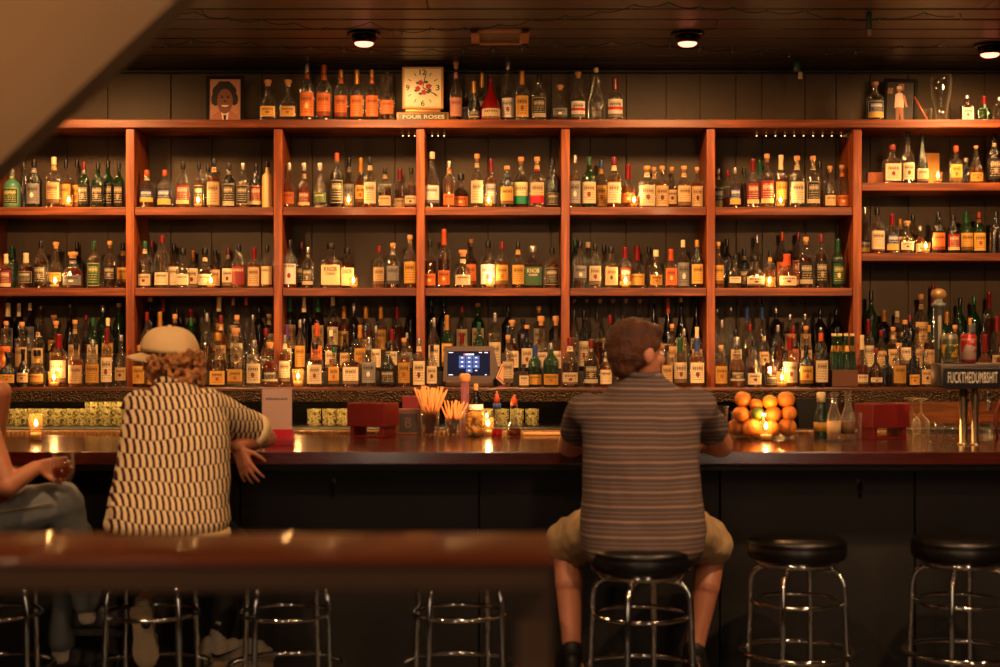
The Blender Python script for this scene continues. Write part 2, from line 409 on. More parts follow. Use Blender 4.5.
def describe(items, place, group):
    """give each bottle of one shelf row a label of its own"""
    items = sorted(items, key=lambda t: t[1]['px'])
    shn = {'r': 'squat', 'f': 'flask-shaped', 'q': 'square', 't': 'slender', 'd': 'crystal', 'b': 'long-necked', 's': '', 'c': ''}
    liqn = {'n': '', 'a': 'amber', 'm': 'dark-filled', 'r': 'red-filled', 'y': 'golden'}
    base = []
    for r, m in items:
        a = (shn[m['sh']] + ' ').lstrip()
        g = m['gl'] if m['gl'] != 'clear' else (liqn[m['liq']] or 'clear')
        base.append(f"{a}{g} bottle, " + (f"{m['lab']} label, " if m['lab'] else '') + m['cap'])
    words_ = ['first', 'second', 'third', 'fourth', 'fifth', 'sixth', 'seventh', 'eighth', 'ninth', 'tenth', 'eleventh', 'twelfth', 'thirteenth', 'fourteenth', 'fifteenth', 'sixteenth', 'seventeenth', 'eighteenth']
    for i, (r, m) in enumerate(items):
        s = base[i] + ', ' + place
        if base.count(base[i]) > 1: s += ', ' + words_[min(i, 17)] + ' along'
        if len(s.split()) > 16: s = s.replace(', ' + m['cap'], '', 1)
        tag(r, s, 'bottle', group)
# ------------------------------------------------------------------ setting
YF, YW = 8.45, 8.80
CZ = 3.13
XL, XR, YN = -4.3, 4.3, -1.6
def st(o): return tag(o, kind='structure')
# panelled back wall, painted boards with open joints
m, nt = new_mat('painted wall boards'); b = principled(nt, lin((.4, .35, .28)), .55, spec=.35)
vec, (cx_, cy_, cz_) = coords(nt)
n = tex_noise(nt, vec, 5, 5); n2 = tex_noise(nt, vec, 40, 3, (1, 1, .12))
out = ramp_mix(nt, n, lin((.22, .17, .11)), lin((.285, .225, .15)))
nt.links.new(out, b.inputs['Base Color']); bump(nt, b, n2, .12)
WALLM = m
bm = bmesh.new(); xx = XL; rr = random.Random(3)
seams = [67, 108, 171, 212, 262, 312, 345, 395, 445, 488, 551, 590, 626, 666, 700, 736, 762, 805, 836, 870, 908, 950, 985]
xs = [XL] + [X(p, YW) for p in seams] + [X(1040, YW), X(1090, YW), XR]
box(bm, XL, XR, YW + .012, YW + .1, 0, CZ)
for a, c in zip(xs, xs[1:]): box(bm, a + .003, c - .003, YW, YW + .03, 0, CZ - .02, .003)
st(link('wall_back', mesh_from(bm, 'wall_back', WALLM, False)))
plaster = mat('warm beige plaster', lin((.62, .5, .36)), .8, var=.12, vscale=2, bump=.1, bscale=90)
st(boxo('wall_left', XL - .1, XL, YN, YW + .1, 0, CZ, mat('dark side wall', lin((.3, .24, .19)), .7, var=.2)))
st(boxo('wall_right', XR, XR + .1, YN, YW + .1, 0, CZ, _m['dark side wall']))
ADDED_WINS = [(-1.3, -.8), (1.95, 2.45)]  # glowing windows added behind the camera for streak highlights on chrome and bottles
def wfront(bm):
    x = XL
    for a, c in ADDED_WINS:
        box(bm, x, a, YN - .1, YN, 0, CZ); box(bm, a, c, YN - .1, YN, 0, .5); box(bm, a, c, YN - .1, YN, 2.45, CZ); x = c
    box(bm, x, XR, YN - .1, YN, 0, CZ)
st(mk('wall_front', wfront, _m['dark side wall'], smooth=False))
highlight_glow = mat('glow of added highlight pane', (.8, .6, .45), .5, emit=(1, .74, .52), estr=WE)
for i, (a, c) in enumerate(ADDED_WINS):
    w0 = empty('window_%d' % (i + 1), ((a + c) / 2, YN - .05, .5)); st(w0); hw = (c - a) / 2
    mk('window_frame', lambda bm: (box(bm, -hw, -hw + .05, -.04, .04, 0, 1.95), box(bm, hw - .05, hw, -.04, .04, 0, 1.95), box(bm, -hw + .05, hw - .05, -.04, .04, 0, .05), box(bm, -hw + .05, hw - .05, -.04, .04, 1.9, 1.95), box(bm, -.02, .02, -.03, .03, .05, 1.9)), mat('dark window frame', lin((.12, .08, .06)), .5), w0, False)
    mk('pane', lambda bm: box(bm, -hw + .05, hw - .05, -.012, -.004, .05, 1.9), highlight_glow, w0, False)
st(boxo('floor', XL, XR, YN, YW, -.1, 0, mat('dark concrete floor', lin((.16, .14, .13)), .45, var=.3, vscale=3)))
cw = wood('dark ceiling planks', lin((.1, .055, .035)), lin((.22, .125, .075)), .42, axis=0, scale=2, bmp=.2)
bm = bmesh.new(); y = YW; k = 0
box(bm, XL, XR, YN, YW, CZ + .03, CZ + .12)
while y > YN:
    y0 = max(y - .234, YN); rr2 = random.Random(k); x = XL
    while x < XR:
        L = rr2.uniform(1.6, 3.2); x1 = min(x + L, XR)
        box(bm, x + .001, x1 - .001, y0 + .012, y - .012, CZ, CZ + .04, .006); x = x1
    y = y0; k += 1
st(link('ceiling', mesh_from(bm, 'ceiling', cw, False)))
# underside edge of the stair cutting the top corner, close to the camera
def stair(bm):
    D0, D1 = 2.7, 2.79
    p = [(X(-420, D0), Z(520, D0)), (X(0, D0), Z(163, D0)), (X(175, D0), Z(0, D0)), (X(410, D0), Z(-222, D0))]
    q = [(p[0][0] - .9, p[0][1] + .2), (p[3][0] - 1.25, p[3][1] + .1)]
    poly = p + [q[1], q[0]]
    a = [bm.verts.new((x, D0, z)) for x, z in poly]; c = [bm.verts.new((x, D1, z)) for x, z in poly]
    bm.faces.new(a); bm.faces.new(c[::-1])
    for i in range(len(a)):
        j = (i + 1) % len(a); bm.faces.new((a[i], c[i], c[j], a[j]))
    es = [e for e in bm.edges if all(v.co.y < D0 + .001 for v in e.verts)]
    bmesh.ops.bevel(bm, geom=es, offset=.03, segments=3, affect='EDGES')
st(mk('trim_1', stair, plaster, smooth=False))
st(boxo('trim_2', XL + .01, XR - .01, YW - .03, YW - .001, CZ - .018, CZ - .001, mat('black trim', lin((.05, .045, .04)), .6), bev=.004))
# ------------------------------------------------------------------ shelving
pine = wood('varnished pine edge', lin((.36, .145, .04)), lin((.64, .32, .1)), .5, axis=0, scale=2.5, coat=.05, knots=True)
pinev = wood('varnished pine upright', lin((.46, .2, .055)), lin((.76, .4, .13)), .45, axis=2, scale=2.5, coat=.05, knots=True)
UP = [-17, 130, 278, 420.5, 565.5, 711, 857.5]
ux = [X(p, YF) for p in UP]
T0, T1 = 2.788, 2.742
ZS = {1: 2.298, 2: 1.842, 3: 1.29, 'r1': 2.436, 'r2': 2.039}
UEND = X(1150, YF)
sh = empty('shelving_unit', (0, YF, 1.2), 0, 'tall orange pine back bar shelving holding rows of liquor bottles', 'shelving')
def part(name, *a, m=pine, bev=.004):
    o = boxo(name, *a, m, bev=bev); o.parent = sh; o.matrix_parent_inverse = Matrix.Translation((0, -YF, -1.2)); return o
part('top_board', XL + .01, UEND + .05, YF - .02, YW - .005, T1, T0)
for i, u in enumerate(ux + [UEND]):
    part('upright', u - .024, u + .024, YF, YW - .005, 1.24, T1 - .001, m=pinev)
for i in range(6):
    for k in (1, 2): part('shelf', ux[i] + .025, ux[i + 1] - .025, YF + .008, YW - .005, ZS[k] - .045, ZS[k])
for k in ('r1', 'r2'): part('shelf', ux[6] + .025, UEND - .025, YF + .008, YW - .005, ZS[k] - .045, ZS[k])
part('shelf', XL + .01, ux[0] - .025, YF + .008, YW - .005, ZS[1] - .045, ZS[1]); part('shelf', XL + .01, ux[0] - .025, YF + .008, YW - .005, ZS[2] - .045, ZS[2])
darkwood = wood('dark tier boards', lin((.07, .04, .025)), lin((.12, .07, .04)), .6)
for i in range(6):
    part('bottle_step', ux[i] + .026, ux[i + 1] - .026, YF + .01, 8.6, ZS[3] + .001, 1.37, m=darkwood)
    part('bottle_step', ux[i] + .026, ux[i + 1] - .026, 8.602, YW - .005, ZS[3] + .001, 1.47, m=darkwood)
part('bottle_step', ux[6] + .026, UEND - .026, YF + .01, 8.6, ZS[3] + .001, 1.37, m=darkwood)
part('bottle_step', ux[6] + .026, UEND - .026, 8.602, YW - .005, ZS[3] + .001, 1.47, m=darkwood)
# ------------------------------------------------------------------ back counter with raised ledge
m, nt = new_mat('embossed tin strip'); b = principled(nt, lin((.24, .17, .09)), .4, metal=.6)
vec, c = coords(nt)
v = nt.nodes.new('ShaderNodeTexVoronoi'); v.inputs['Scale'].default_value = 95; nt.links.new(vec, v.inputs['Vector'])
bump(nt, b, E(nt, v.outputs['Distance']), 1, .02); TIN = m
bc = empty('back_counter', (0, 8.2, 0), 0, 'long dark back bar counter with raised embossed ledge under the bottles', 'counter')
def bpart(name, *a, m=darkwood, bev=.003):
    o = boxo(name, *a, m, bev=bev); o.parent = bc; o.matrix_parent_inverse = Matrix.Translation((0, -8.2, 0)); return o
XE = XR - .02
bpart('ledge_board', XL + .02, XE, 8.17, YF - .002, 1.235, 1.289, m=wood('ledge wood', lin((.3, .15, .07)), lin((.45, .24, .1)), .3, coat=.4))
bpart('ledge_strip', XL + .02, XE, 8.155, 8.17, 1.213, 1.275, m=TIN)
bpart('counter_top', XL + .02, XE, 8.0, YW - .005, 1.03, 1.075)
bpart('cabinet', XL + .02, XE, 8.08, YW - .005, .0, 1.029, m=mat('black cabinet', lin((.07, .06, .055)), .5))
bpart('splash_panel', X(800, 8.5), XE, 8.45, 8.47, 1.076, 1.234, m=wood('knotty splash panel', lin((.5, .25, .08)), lin((.74, .42, .16)), .4, knots=True))
bpart('back_panel', XL + .02, X(800, 8.5) - .002, 8.5, 8.52, 1.076, 1.234, m=mat('dark back panel', lin((.03, .022, .016)), .8, spec=.1))
# ------------------------------------------------------------------ customer bar
BN, BF, BZ = 5.9, 7.0, 1.112
m, nt = new_mat('lacquered bar top'); b = principled(nt, lin((.2, .07, .04)), .2, coat=.7)
vec, c = coords(nt); n = tex_noise(nt, vec, 3, 6, (.8, 12, 12), .5)
nt.links.new(ramp_mix(nt, n, lin((.13, .035, .02)), lin((.33, .11, .06))), b.inputs['Base Color'])
b.inputs['Coat Roughness'].default_value = .12
n3 = tex_noise(nt, vec, 26, 3); bump(nt, b, n3, .1, .004); BAR = m
bar = empty('bar_counter', (0, 6.1, 0), 0, 'long glossy dark wood bar counter with black panelled front', 'bar counter')
def cpart(name, *a, m=BAR, bev=.006):
    o = boxo(name, *a, m, bev=bev); o.parent = bar; o.matrix_parent_inverse = Matrix.Translation((0, -6.1, 0)); return o
cpart('bar_top', XL + .02, XE, BN, BF, BZ - .05, BZ, bev=.004)
blackp = mat('black bar front', lin((.085, .07, .06)), .72, var=.3, vscale=4, bump=.15, bscale=25)
seam = [-480, 120, 240, 479, 720, 915, 1400]
for a, c in zip(seam, seam[1:]):
    x0, x1 = max(XL + .03, X(a, 6.15)), min(XE, X(c, 6.15)); cpart('front_panel', x0 + .003, x1 - .003, 6.15, 6.19, .1, BZ - .051, m=blackp, bev=.004)
cpart('kick_board', XL + .03, XE, 6.22, 6.25, 0, .12, m=blackp)
cpart('bar_carcass', XL + .03, XE, 6.2, 6.98, .0, BZ - .052, m=blackp, bev=0)
cpart('edge_moulding', XL + .02, XE, BN + .06, BN + .1, BZ - .08, BZ - .051, m=darkwood)
m, nt = new_mat('ribbed rail'); b = principled(nt, lin((.62, .45, .25)), .35, metal=.6)
vec, c = coords(nt); bump(nt, b, (c[0] * 300).sin(), .5, .01); RIB = m
cpart('service_rail', XL + .02, X(905, 7), BF + .001, BF + .12, BZ - .05, BZ + .012, m=RIB)
def hook(bm):
    tube(bm, [(0, 0, .03), (0, -.02, .03), (0, -.035, .01), (0, -.03, -.015), (0, -.012, -.03), (0, -.004, -.02)], .004)
    box(bm, -.012, .012, -.004, 0, .0, .05, .002)
hkm = mat('blackened steel', lin((.16, .14, .13)), .35, metal=.8)
hk = mk('purse_hook', hook, hkm, bar)
for i, px in enumerate((333, 860)):
    o = hk if i == 0 else hk.copy()
    if i: COL.objects.link(o)
    o.parent = bar; o.location = (X(px, 6.14), 6.149 - 6.1, Z(490, 6.14))
# ------------------------------------------------------------------ foreground ledge rail
LW = wood('varnished drink ledge', lin((.42, .17, .04)), lin((.66, .31, .08)), .42, coat=.2)
LD = wood('stained ledge front', lin((.27, .18, .1)), lin((.33, .23, .13)), .8)
rl = empty('drink_ledge', (0, 2.05, 0), 0, 'blurred orange-brown wooden drink ledge on a square post in front of the stools', 'ledge')
D0, D1 = 1.93, 2.2
zt = Z(560, D0)
mk('ledge_top', lambda bm: box(bm, -1.6, X(557, D0), D0 - 2.05, D1 - 2.05, zt - .007, zt, .003), LW, rl)
mk('front_rail', lambda bm: box(bm, -1.6, X(551, D0), D0 - 2.045, D0 - 2.005, zt - .044, zt - .008, .004), LD, rl)
mk('post', lambda bm: box(bm, X(516, 2.0), X(551, 2.0), -.09, -.045, 0, zt - .043, .004), LD, rl)
# ------------------------------------------------------------------ ceiling fixtures
dm = mat('dark bronze', lin((.12, .07, .06)), .25, metal=.8)
GLOW = mat('hot lamp glass', (1, .35, .2), .3, emit=(1, .22, .12), estr=3.2)
lamp_places = [(-.70, 7.72, 'small eyeball ceiling lamp above the square clock'), (.965, 7.72, 'small eyeball ceiling lamp above the bare stretch of wall'),
               (2.62, 8.02, 'small eyeball ceiling lamp above the green figure bottle'), (-2.35, 7.72, 'small eyeball ceiling lamp above the portrait end of the shelving')]
LCOL = (1.0, .49, .17)
def spot(loc, e, size, blend, aim, col=LCOL, rad=.05, parent=None):
    l = bpy.data.lights.new('lamp light', 'SPOT'); l.energy = e; l.color = col; l.spot_size = math.radians(size); l.spot_blend = blend; l.shadow_soft_size = rad
    o = bpy.data.objects.new('lamp_light', l); COL.objects.link(o); o.location = loc
    d = Vector(aim) - Vector(loc); o.rotation_euler = d.to_track_quat('-Z', 'Y').to_euler(); return o
def lampfix(x, y, label, e, aim, size=120, col=LCOL, rad=.08):
    o = empty('ceiling_lamp', (x, y, CZ), 0, label, 'ceiling lamp', 'eyeball ceiling lamps')
    mk('flange', lambda bm: lathe(bm, [(0, .085), (-.012, .088), (-.016, .075), (-.016, .05)], 28), dm, o)
    mk('eyeball', lambda bm: lathe(bm, [(-.012, .066), (-.03, .064), (-.045, .056), (-.052, .05)], 24), dm, o)
    mk('lens', lambda bm: lathe(bm, [(-.0525, .049), (-.06, .046), (-.067, .034), (-.07, .012)], 24), GLOW, o)
    if size > 130:
        spot((x, y, CZ - .1), e, 176, .7, (x, y + .45, CZ - 2), col, rad)
    else: spot((x, y, CZ - .085), e, size, .5, aim, col, rad)
for i, (x, y, lb) in enumerate(lamp_places):
    lampfix(x, y, lb, [LE, LE, LE * .8, LE * 1.1][i], (x, y + .55, 1.6), 140)
# lamps over the customers' side (out of frame, same fixtures)
for x, y, e, lb in ((-1.55, 4.4, 60, 'eyeball ceiling lamp over the stool of the capped man'), (.1, 4.3, 45, 'eyeball ceiling lamp between the seated men'),
                    (1.75, 4.5, 95, 'eyeball ceiling lamp over the stool of the striped-shirt man'), (3.0, 4.4, 30, 'eyeball ceiling lamp over the empty stools')):
    lampfix(x, y, lb, e * LF, (x + .05, y + .95, .9), 88, (1, .56, .27), .04)
for x, y, e, lb in ((-1.9, 2.6, NS, 'eyeball ceiling lamp between ledge and stools, stair side'), (-.1, 2.6, NS, 'eyeball ceiling lamp between ledge and stools, over the post'), (2.0, 2.6, NS, 'eyeball ceiling lamp between ledge and stools, open side')):  # added lamps, out of frame, to brighten the chrome stools
    lampfix(x, y, lb, e, (x, y + 2.6, .6), 80, (1, .6, .34), .1)
for x, y, e, lb in ((-1.2, .9, NF, 'eyeball ceiling lamp over the stair side of the drink ledge'), (1.6, 1.1, NF, 'eyeball ceiling lamp over the open side of the drink ledge')):  # added lamps, out of frame, to light the stair face and drink ledge
    lampfix(x, y, lb, e, (x * .6, y + 2.2, 1.0), 100, (1, .55, .27), .04)
for x, lb in ((-1.7, 'eyeball ceiling lamp by the entrance, stair side'), (1.9, 'eyeball ceiling lamp by the entrance, open side')):  # added frontal fill behind the camera for the shaded back bottle rows
    lampfix(x, -.7, lb, FF, (x * .6, 8.8, 1.75), 30, (1, .48, .18), .08)
for x, lb in ((-2.1, 'directional ceiling lamp aimed at the ledge bottles, stair side'), (.1, 'directional ceiling lamp aimed at the ledge bottles, middle'), (2.25, 'directional ceiling lamp aimed at the ledge bottles, tap side')):  # added spots to lift the lower bottles and the things on the bar
    lampfix(x, 4.95, lb, FS, (x, 8.4, 1.2), 48, (1, .5, .19), .07)
# ceiling register
def vent(bm):
    w, d = .3, .36
    box(bm, -w / 2, w / 2, -d / 2, -d / 2 + .045, -.014, 0, .003); box(bm, -w / 2, w / 2, d / 2 - .045, d / 2, -.014, 0, .003)
    box(bm, -w / 2, -w / 2 + .045, -d / 2, d / 2, -.014, 0, .003); box(bm, w / 2 - .045, w / 2, -d / 2, d / 2, -.014, 0, .003)
v = empty('ceiling_vent', (0, 7.79, CZ), 0, 'tan slatted air vent set in the plank ceiling', 'vent')
mk('vent_frame', vent, mat('tan vent frame', lin((.62, .42, .26)), .5), v, False)
def slats(bm):
    for i in range(22): box(bm, -.1 + i * .0095, -.096 + i * .0095, -.135, .135, -.01, -.001)
mk('vent_slats', slats, mat('vent slats', lin((.5, .38, .25)), .5), v, False)
# unlit string lights under the ceiling
wire = mat('green wire', lin((.05, .1, .08)), .5); bulbm = mat('mint bulb', lin((.3, .52, .46)), .35)
def strand(pts, label):
    P = [Vector((X(px, 1530 * 1.0 / (HY - py) * (CZ - .028 - H) / 1.0 * 1.0) if 0 else (px - 500) / F * ((CZ - .028 - H) * F / (HY - py)), (CZ - .028 - H) * F / (HY - py), CZ - .028)) for px, py in pts]
    e = empty('string_light', P[0], 0, label, 'string lights', 'string lights along the ceiling')
    L = []
    for a, b2 in zip(P, P[1:]):
        for k in range(6):
            t = k / 6; q = a.lerp(b2, t); q.z = CZ - .012 - .016 * (1 - (2 * t - 1) ** 2); L.append(q - P[0])
    mk('wire', lambda bm: tube(bm, L, .0022, 5), wire, e)
    for i, p in enumerate(P):
        rs = random.Random(i)
        mk('bulb', lambda bm: tube(bm, [(0, 0, .01), (.002, 0, 0), (rs.uniform(-.012, .012), rs.uniform(-.01, .01), -.02)], .003, 6), bulbm, e, loc=p - P[0] + Vector((0, 0, .012)))
strand([(160, 13), (195, 15), (228, 21), (262, 23), (294, 26), (327, 31), (371, 25), (402, 34), (431, 31), (463, 31), (498, 28), (532, 23), (565, 19), (599, 15), (633, 8), (669, 6), (700, 10), (733, 11), (766, 14), (805, 14), (840, 21), (880, 21), (925, 16), (960, 18)], 'long strand of unlit fairy lights crossing past the air vent')
strand([(165, 47), (192, 42), (221, 44), (250, 45), (282, 49), (311, 49), (343, 51), (371, 52), (402, 53), (431, 52), (463, 52), (493, 51), (522, 50), (555, 46), (583, 47), (612, 44), (640, 45), (670, 48), (700, 50), (732, 52), (760, 54), (790, 56), (825, 55), (855, 53), (900, 49), (945, 47)], 'strand of unlit fairy lights hanging nearest the bottles')
pl = empty('light_plug', ((797 - 500) / F * 8.4, 8.4, CZ - .03), 0, 'green plug with pale tag dangling by the ceiling near the wall', 'plug')
mk('plug_body', lambda bm: box(bm, -.02, .02, -.015, .015, -.05, .02, .006), mat('green plug', lin((.08, .25, .2)), .4), pl)
mk('paper_tag', lambda bm: box(bm, .006, .03, -.003, .0, -.09, -.05, .001), mat('tag paper', lin((.75, .6, .45)), .6), pl)
pl = empty('light_plug', ((869 - 500) / F * 7.25, 7.25, CZ - .02), 0, 'small pale plug dangling from ceiling ahead of the bare lamp', 'plug')
mk('plug_body', lambda bm: box(bm, -.012, .012, -.012, .012, -.06, .02, .005), _m['green plug'], pl)
mk('paper_tag', lambda bm: box(bm, -.008, .012, -.003, .0, -.09, -.06, .001), _m['tag paper'], pl)

# ------------------------------------------------------------------ candles
wax = mat('candle wax', lin((.95, .8, .55)), .5,)
FL = mat('candle flame', (1, .6, .2), .5, emit=(1, .55, .17), estr=34)
cupg = glass('candle cup glass', (.98, .95, .88), body=(1, .55, .2), bw=.045)
def candle(px, y, zb, label, e=1.0, h=.062, r=.026, flame_z=.5, D=None):
    o = empty('candle_cup', (X(px, y), y, zb), 0, label, 'candle', 'lit candles in glass cups')
    mk('glass_cup', lambda bm: lathe(bm, [(0, r * .85), (h, r), (h, r * .88), (.005, r * .75)], 20), cupg, o)
    mk('wax', lambda bm: lathe(bm, [(.006, r * .68), (h * .32, r * .72)], 16), wax, o)
    mk('flame', lambda bm: lathe(bm, [(0, .001), (.006, .006), (.012, .0072), (.02, .0045), (.03, .0006)], 10), FL, o, loc=(0, 0, h * flame_z))
    l = bpy.data.lights.new('candle glow', 'POINT'); l.energy = e * CE; l.color = (1, .5, .16); l.shadow_soft_size = .012
    q = bpy.data.objects.new('candle_glow', l); COL.objects.link(q); q.location = (X(px, y), y - .002, zb + h * flame_z + .05)
    return o
# ------------------------------------------------------------------ the bottles, shelf by shelf
BAYN = ['far bay beside the stair', 'bay above the capped man', 'bay below the orange-labelled row', 'bay above the order screen', 'bay above the man in stripes', 'bay above the oranges', 'bay behind the beer taps']
PL = []   # occupied (x, y, z, r)
def place_row(txt, ys, zb, place, group, texts={}):
    out = []
    for line in txt.replace('\n', ';').split(';'):
        t = line.split()
        if not t: continue
        px, top, w = float(t[0]), float(t[1]), float(t[2])
        key = t[0]
        cand = ys if w > 10 else ys[::-1]
        if w <= 10: w = 12.0
        best = None
        for y in cand:
            r = w / F * y / 2; x = X(px, y)
            gap = min([math.hypot(x - a, y - b2) - r - c for a, b2, z, c in PL if abs(z - zb) < .3] + [9])
            if best is None or gap > best[0]: best = (gap, y, x, r)
            if gap > .0015: break
        gap, y, x, r = best
        if gap < .0015:
            if gap < -.022: print('crowded', place, t, round(gap, 3))
            r = max(r + gap - .0015, .018); w = r * 2 * F / y
        PL.append((x, y, zb, r))
        sh_, gl, liq, lab, cap = t[3:8]
        b3 = bottle(px, top, w, sh_, gl, liq, lab, cap, y, zb, text=texts.get(key), var=int(t[8]) if len(t) > 8 else None)
        out.append(BOT[-1])
    describe(out, place, group); return out
tk = mat('dark print', lin((.12, .09, .08)), .5); tr_ = mat('red print', lin((.6, .1, .1)), .5); tc_ = mat('cream print', lin((.88, .8, .62)), .5)
YR = [8.535, 8.57, 8.61, 8.65, 8.69, 8.73]
# candles first so that bottles keep clear of them
cands = [(68.6, 1, 0), (198, 1, 1), (348.5, 1, 2), (488.6, 1, 3), (634, 1, 4), (780.5, 1, 5), (55, 2, 0), (211, 2, 1), (353.5, 2, 2), (490, 2, 3), (625.5, 2, 4), (769.5, 2, 5)]
sn = {1: 'upper shelf', 2: 'lower shelf'}
for px, s, bnum in cands:
    y = 8.487; candle(px, y, ZS[s], f'lit tealight in clear cup, {sn[s]}, {BAYN[bnum]}'); PL.append((X(px, y), y, ZS[s], .026))
for px, k, lb in ((938, 'r1', 'lit tealight in front of the yellow card, bay behind the beer taps'), (926, 'r2', 'lit tealight beside the orange-labelled bottles, bay behind the beer taps')):
    candle(px, 8.487, ZS[k], lb); PL.append((X(px, 8.487), 8.487, ZS[k], .026))
for px, lb, h in ((54, 'lit candle cup on the ledge near the stair end', .085), (298, 'brightest candle cup on the ledge beside the square cream-labelled bottle', .1), (782, 'lit candle cup on the ledge by the red-topped bottle above the oranges', .085)):
    candle(px, 8.225, ZS[3], lb, 1.8, h, .034); PL.append((X(px, 8.225), 8.225, ZS[3], .034))
candle(36, 6.5, BZ, 'tall lit candle glass on the bar beside the hand holding a drink', 1.5, .12, .032, .55)
candle(488, 6.85, BZ, 'lit candle cup on the bar beside the jar of slices', 2.2, .085, .03, .55)
candle(766, 6.55, BZ, 'lit candle cup on the bar in front of the oranges', 2.2, .085, .032, .6)

PL.append((X(423, 8.55), 8.55, T0, .12)); PL.append((X(900, 8.6), 8.6, T0, .1)); PL.append((X(940, 8.55), 8.55, T0, .06))
gT = 'bottles along the top board'
place_row('''268 80 18 f c n Y w 0; 288 80 18 f c n Y w 0; 307 64 15 s c n O s 0; 324 65 16 s c n O o 0
341 70 14 s c n O y 0; 357 70 14 s c n O y 0; 372 70 14 s c n O y 0; 387 72 15 d c n O s
456 62 13 b c n P w 0; 466 91 12 s a a W k; 474 81 13 f k m K y; 482 73 10 s c a K y; 491 78 20 t R n C r; 508 62 14 b c n W s 0
522 71 14 s c n Y y 0; 539 75 15 s c n K k; 560 85 17 f c n S w; 578 72 15 b c n w w 0; 596 68 18 t c n N c; 615 78 16 s c n w r 0
875 82 17 s c n B w 0; 967 95 13 q a a W s; 984 96 15 f g m N r; 999 97 11 s c n N s''', [8.53, 8.57, 8.62, 8.66], T0, 'on the top board', gT)
rows1 = ['''12 169 17 s G n G s 0; 24 158 8 t k m N k; 34 160 15 s k m S k 0; 54 157 15 s c a T c 0; 66 160 12 s c a Y k; 77 160 8 s c a Y k
84 162 12 s g m K r; 98 163 13 s g m K k; 108 161 13 s g m K k; 119 163 11 s g m K k''',
'''147 170 15 s c a B o; 165 170 15 s c n B o; 183 162 14 s c a R k; 199 163 11 s c a K k; 208 165 8 s c m N k; 214 159 14 s c a T k
229 163 13 s k m K k; 243 163 13 s c a K s; 256 164 13 s k m R k; 267.5 162 11 c W n N k''',
'''289 163 13 r c a O s; 304 163 13 r c a R s; 320 163 13 r c m G s; 337 153 13 s k m K o; 349 158 9 s c n S k; 361 158 10 s c a Y y
370 157 13 s c r C k; 385 168 13 s c m T k 1; 400 169 10 s c m T r 1; 411 168 13 s c m C k 1''',
'''432 152 16 b c n W c 0; 449 161 12 s c a O s 1; 461 174 16 r c m O k 0; 477 154 13 s c n C w; 491 159 12 s c a S r; 507 166 14 s k m Y w 0
521 157 15 s c a g w 0; 537 157 15 s c a r w 0; 553 159 14 s k m K k 1''',
'''575 155 12 s c n S s; 589 157 15 s g n C g 0; 601 160 10 s c n Y b; 614 157 15 s c a C r 0; 628 164 15 r c a O r; 647 166 17 s c a C w 3; 654 167 9 s c a T w
662 166 14 s c a T w 3; 672 167 9 s c a T w; 684 166 15 s c m T w 3; 697 167 12 s c a T w 3''',
'''718 168 9 s c m B s; 728 170 9 s c m N r; 735 168 12 s c m B s; 744 168 9 s c m N k; 753 159 13 s c a R r 0; 760 160 9 s c n N g; 767 154 14 s c a R w 0
781 155 13 s c a Y c 0; 797 156 15 s c n C w 0; 813 156 14 s c n K w; 820 162 9 s c m N k; 830 166 12 s c n T w 1; 842 165 14 s c n O w 1''']
rows2 = ['''6 254 12 s c m R c; 12 246 8 s g n N g; 26 253 15 s c m K c; 41 241 14 s c m K k; 56 242 15 f c n Y w; 73 252 20 r c r S w 0; 77 242 8 s k m N k
94 241 13 s c r G g; 110 241 13 s c m K w; 123 243 10 s c m Y k''',
'''145 241 14 s c m C g 1; 152 240 9 s c m N r; 162 235 15 s c n C r 1; 174 244 10 s c m C k; 183 248 14 r c n C k 0; 193 250 9 s c m C y
205 248 14 r c m C k 0; 215 250 10 s c m T k; 228 248 9 s c a C r; 239 245 14 s c a V k 0; 254 248 13 s c a T r; 267 245 12 s c a X k 0''',
'''290 240 14 s c a U k 0; 302 242 9 s c m K r; 308 247 12 s c m K s; 331 243 21 q c m X k 0; 347 248 16 q c m X k 0; 379 246 12 s c a T r; 393 243 14 s c m S w; 410 235 13 s c a Y w 0''',
'''430 240 13 s c m O k; 444 229 13 s c m O o; 463 250 17 r c m C w; 471 239 9 s c m O w; 488 241 16 s c n W k 0; 502 242 13 s c a Y r 0; 518 242 13 s c m Y k 0
533 246 20 q c m Z s 0; 552 248 15 s c m K k''',
'''575 239 8 s g n N g; 580 241 14 s c n S k; 588 242 8 c c n N c; 595 244 13 s c n C k; 604 245 9 s c n N k; 611 247 14 q c n T k; 625 247 13 s c m R r 
637 246 16 r c n Y r; 649 247 9 s c n N k; 656 250 13 r c n Y c 0; 671 249 13 q c a O o 0; 683 240 13 s c n S c 3; 697 240 13 s k m Y y 0''',
'''718 242 12 s c a Y w 0; 727 239 9 s k m N k; 735 255 14 f c n C k; 744 249 10 s k m K k; 757 235 9 s c n N s; 755 256 19 r c m C k 0; 770 251 11 s c a Y k
782 232 9 s c a O o; 787 254 19 r c a C o 0; 798 232 9 s c m R r; 806 237 14 s c m K w 0; 821 234 13 s c m K r; 838 239 13 s g m G g''']
T2 = {2: {'331': [('KNOB', tk, .42, 1.2, .1), ('CREEK', tk, .32, .9, .05)], '347': [('KNOB', tk, .42, 1.2, .1)], '290': [('JIM BEAM', tk, .45, 1.4, .07)]},
      1: {'239': [("RUSSELL'S", tc_, .42, 1.6, .06)], '267': [("RUSSELL'S", tk, .42, 1.6, .06)]},
      3: {'533': [('KNOB', tc_, .42, 1.2, .1), ('CREEK', tc_, .32, .9, .05)]},
      0: {}}
T1x = {2: {}, 4: {}, 0: {}}
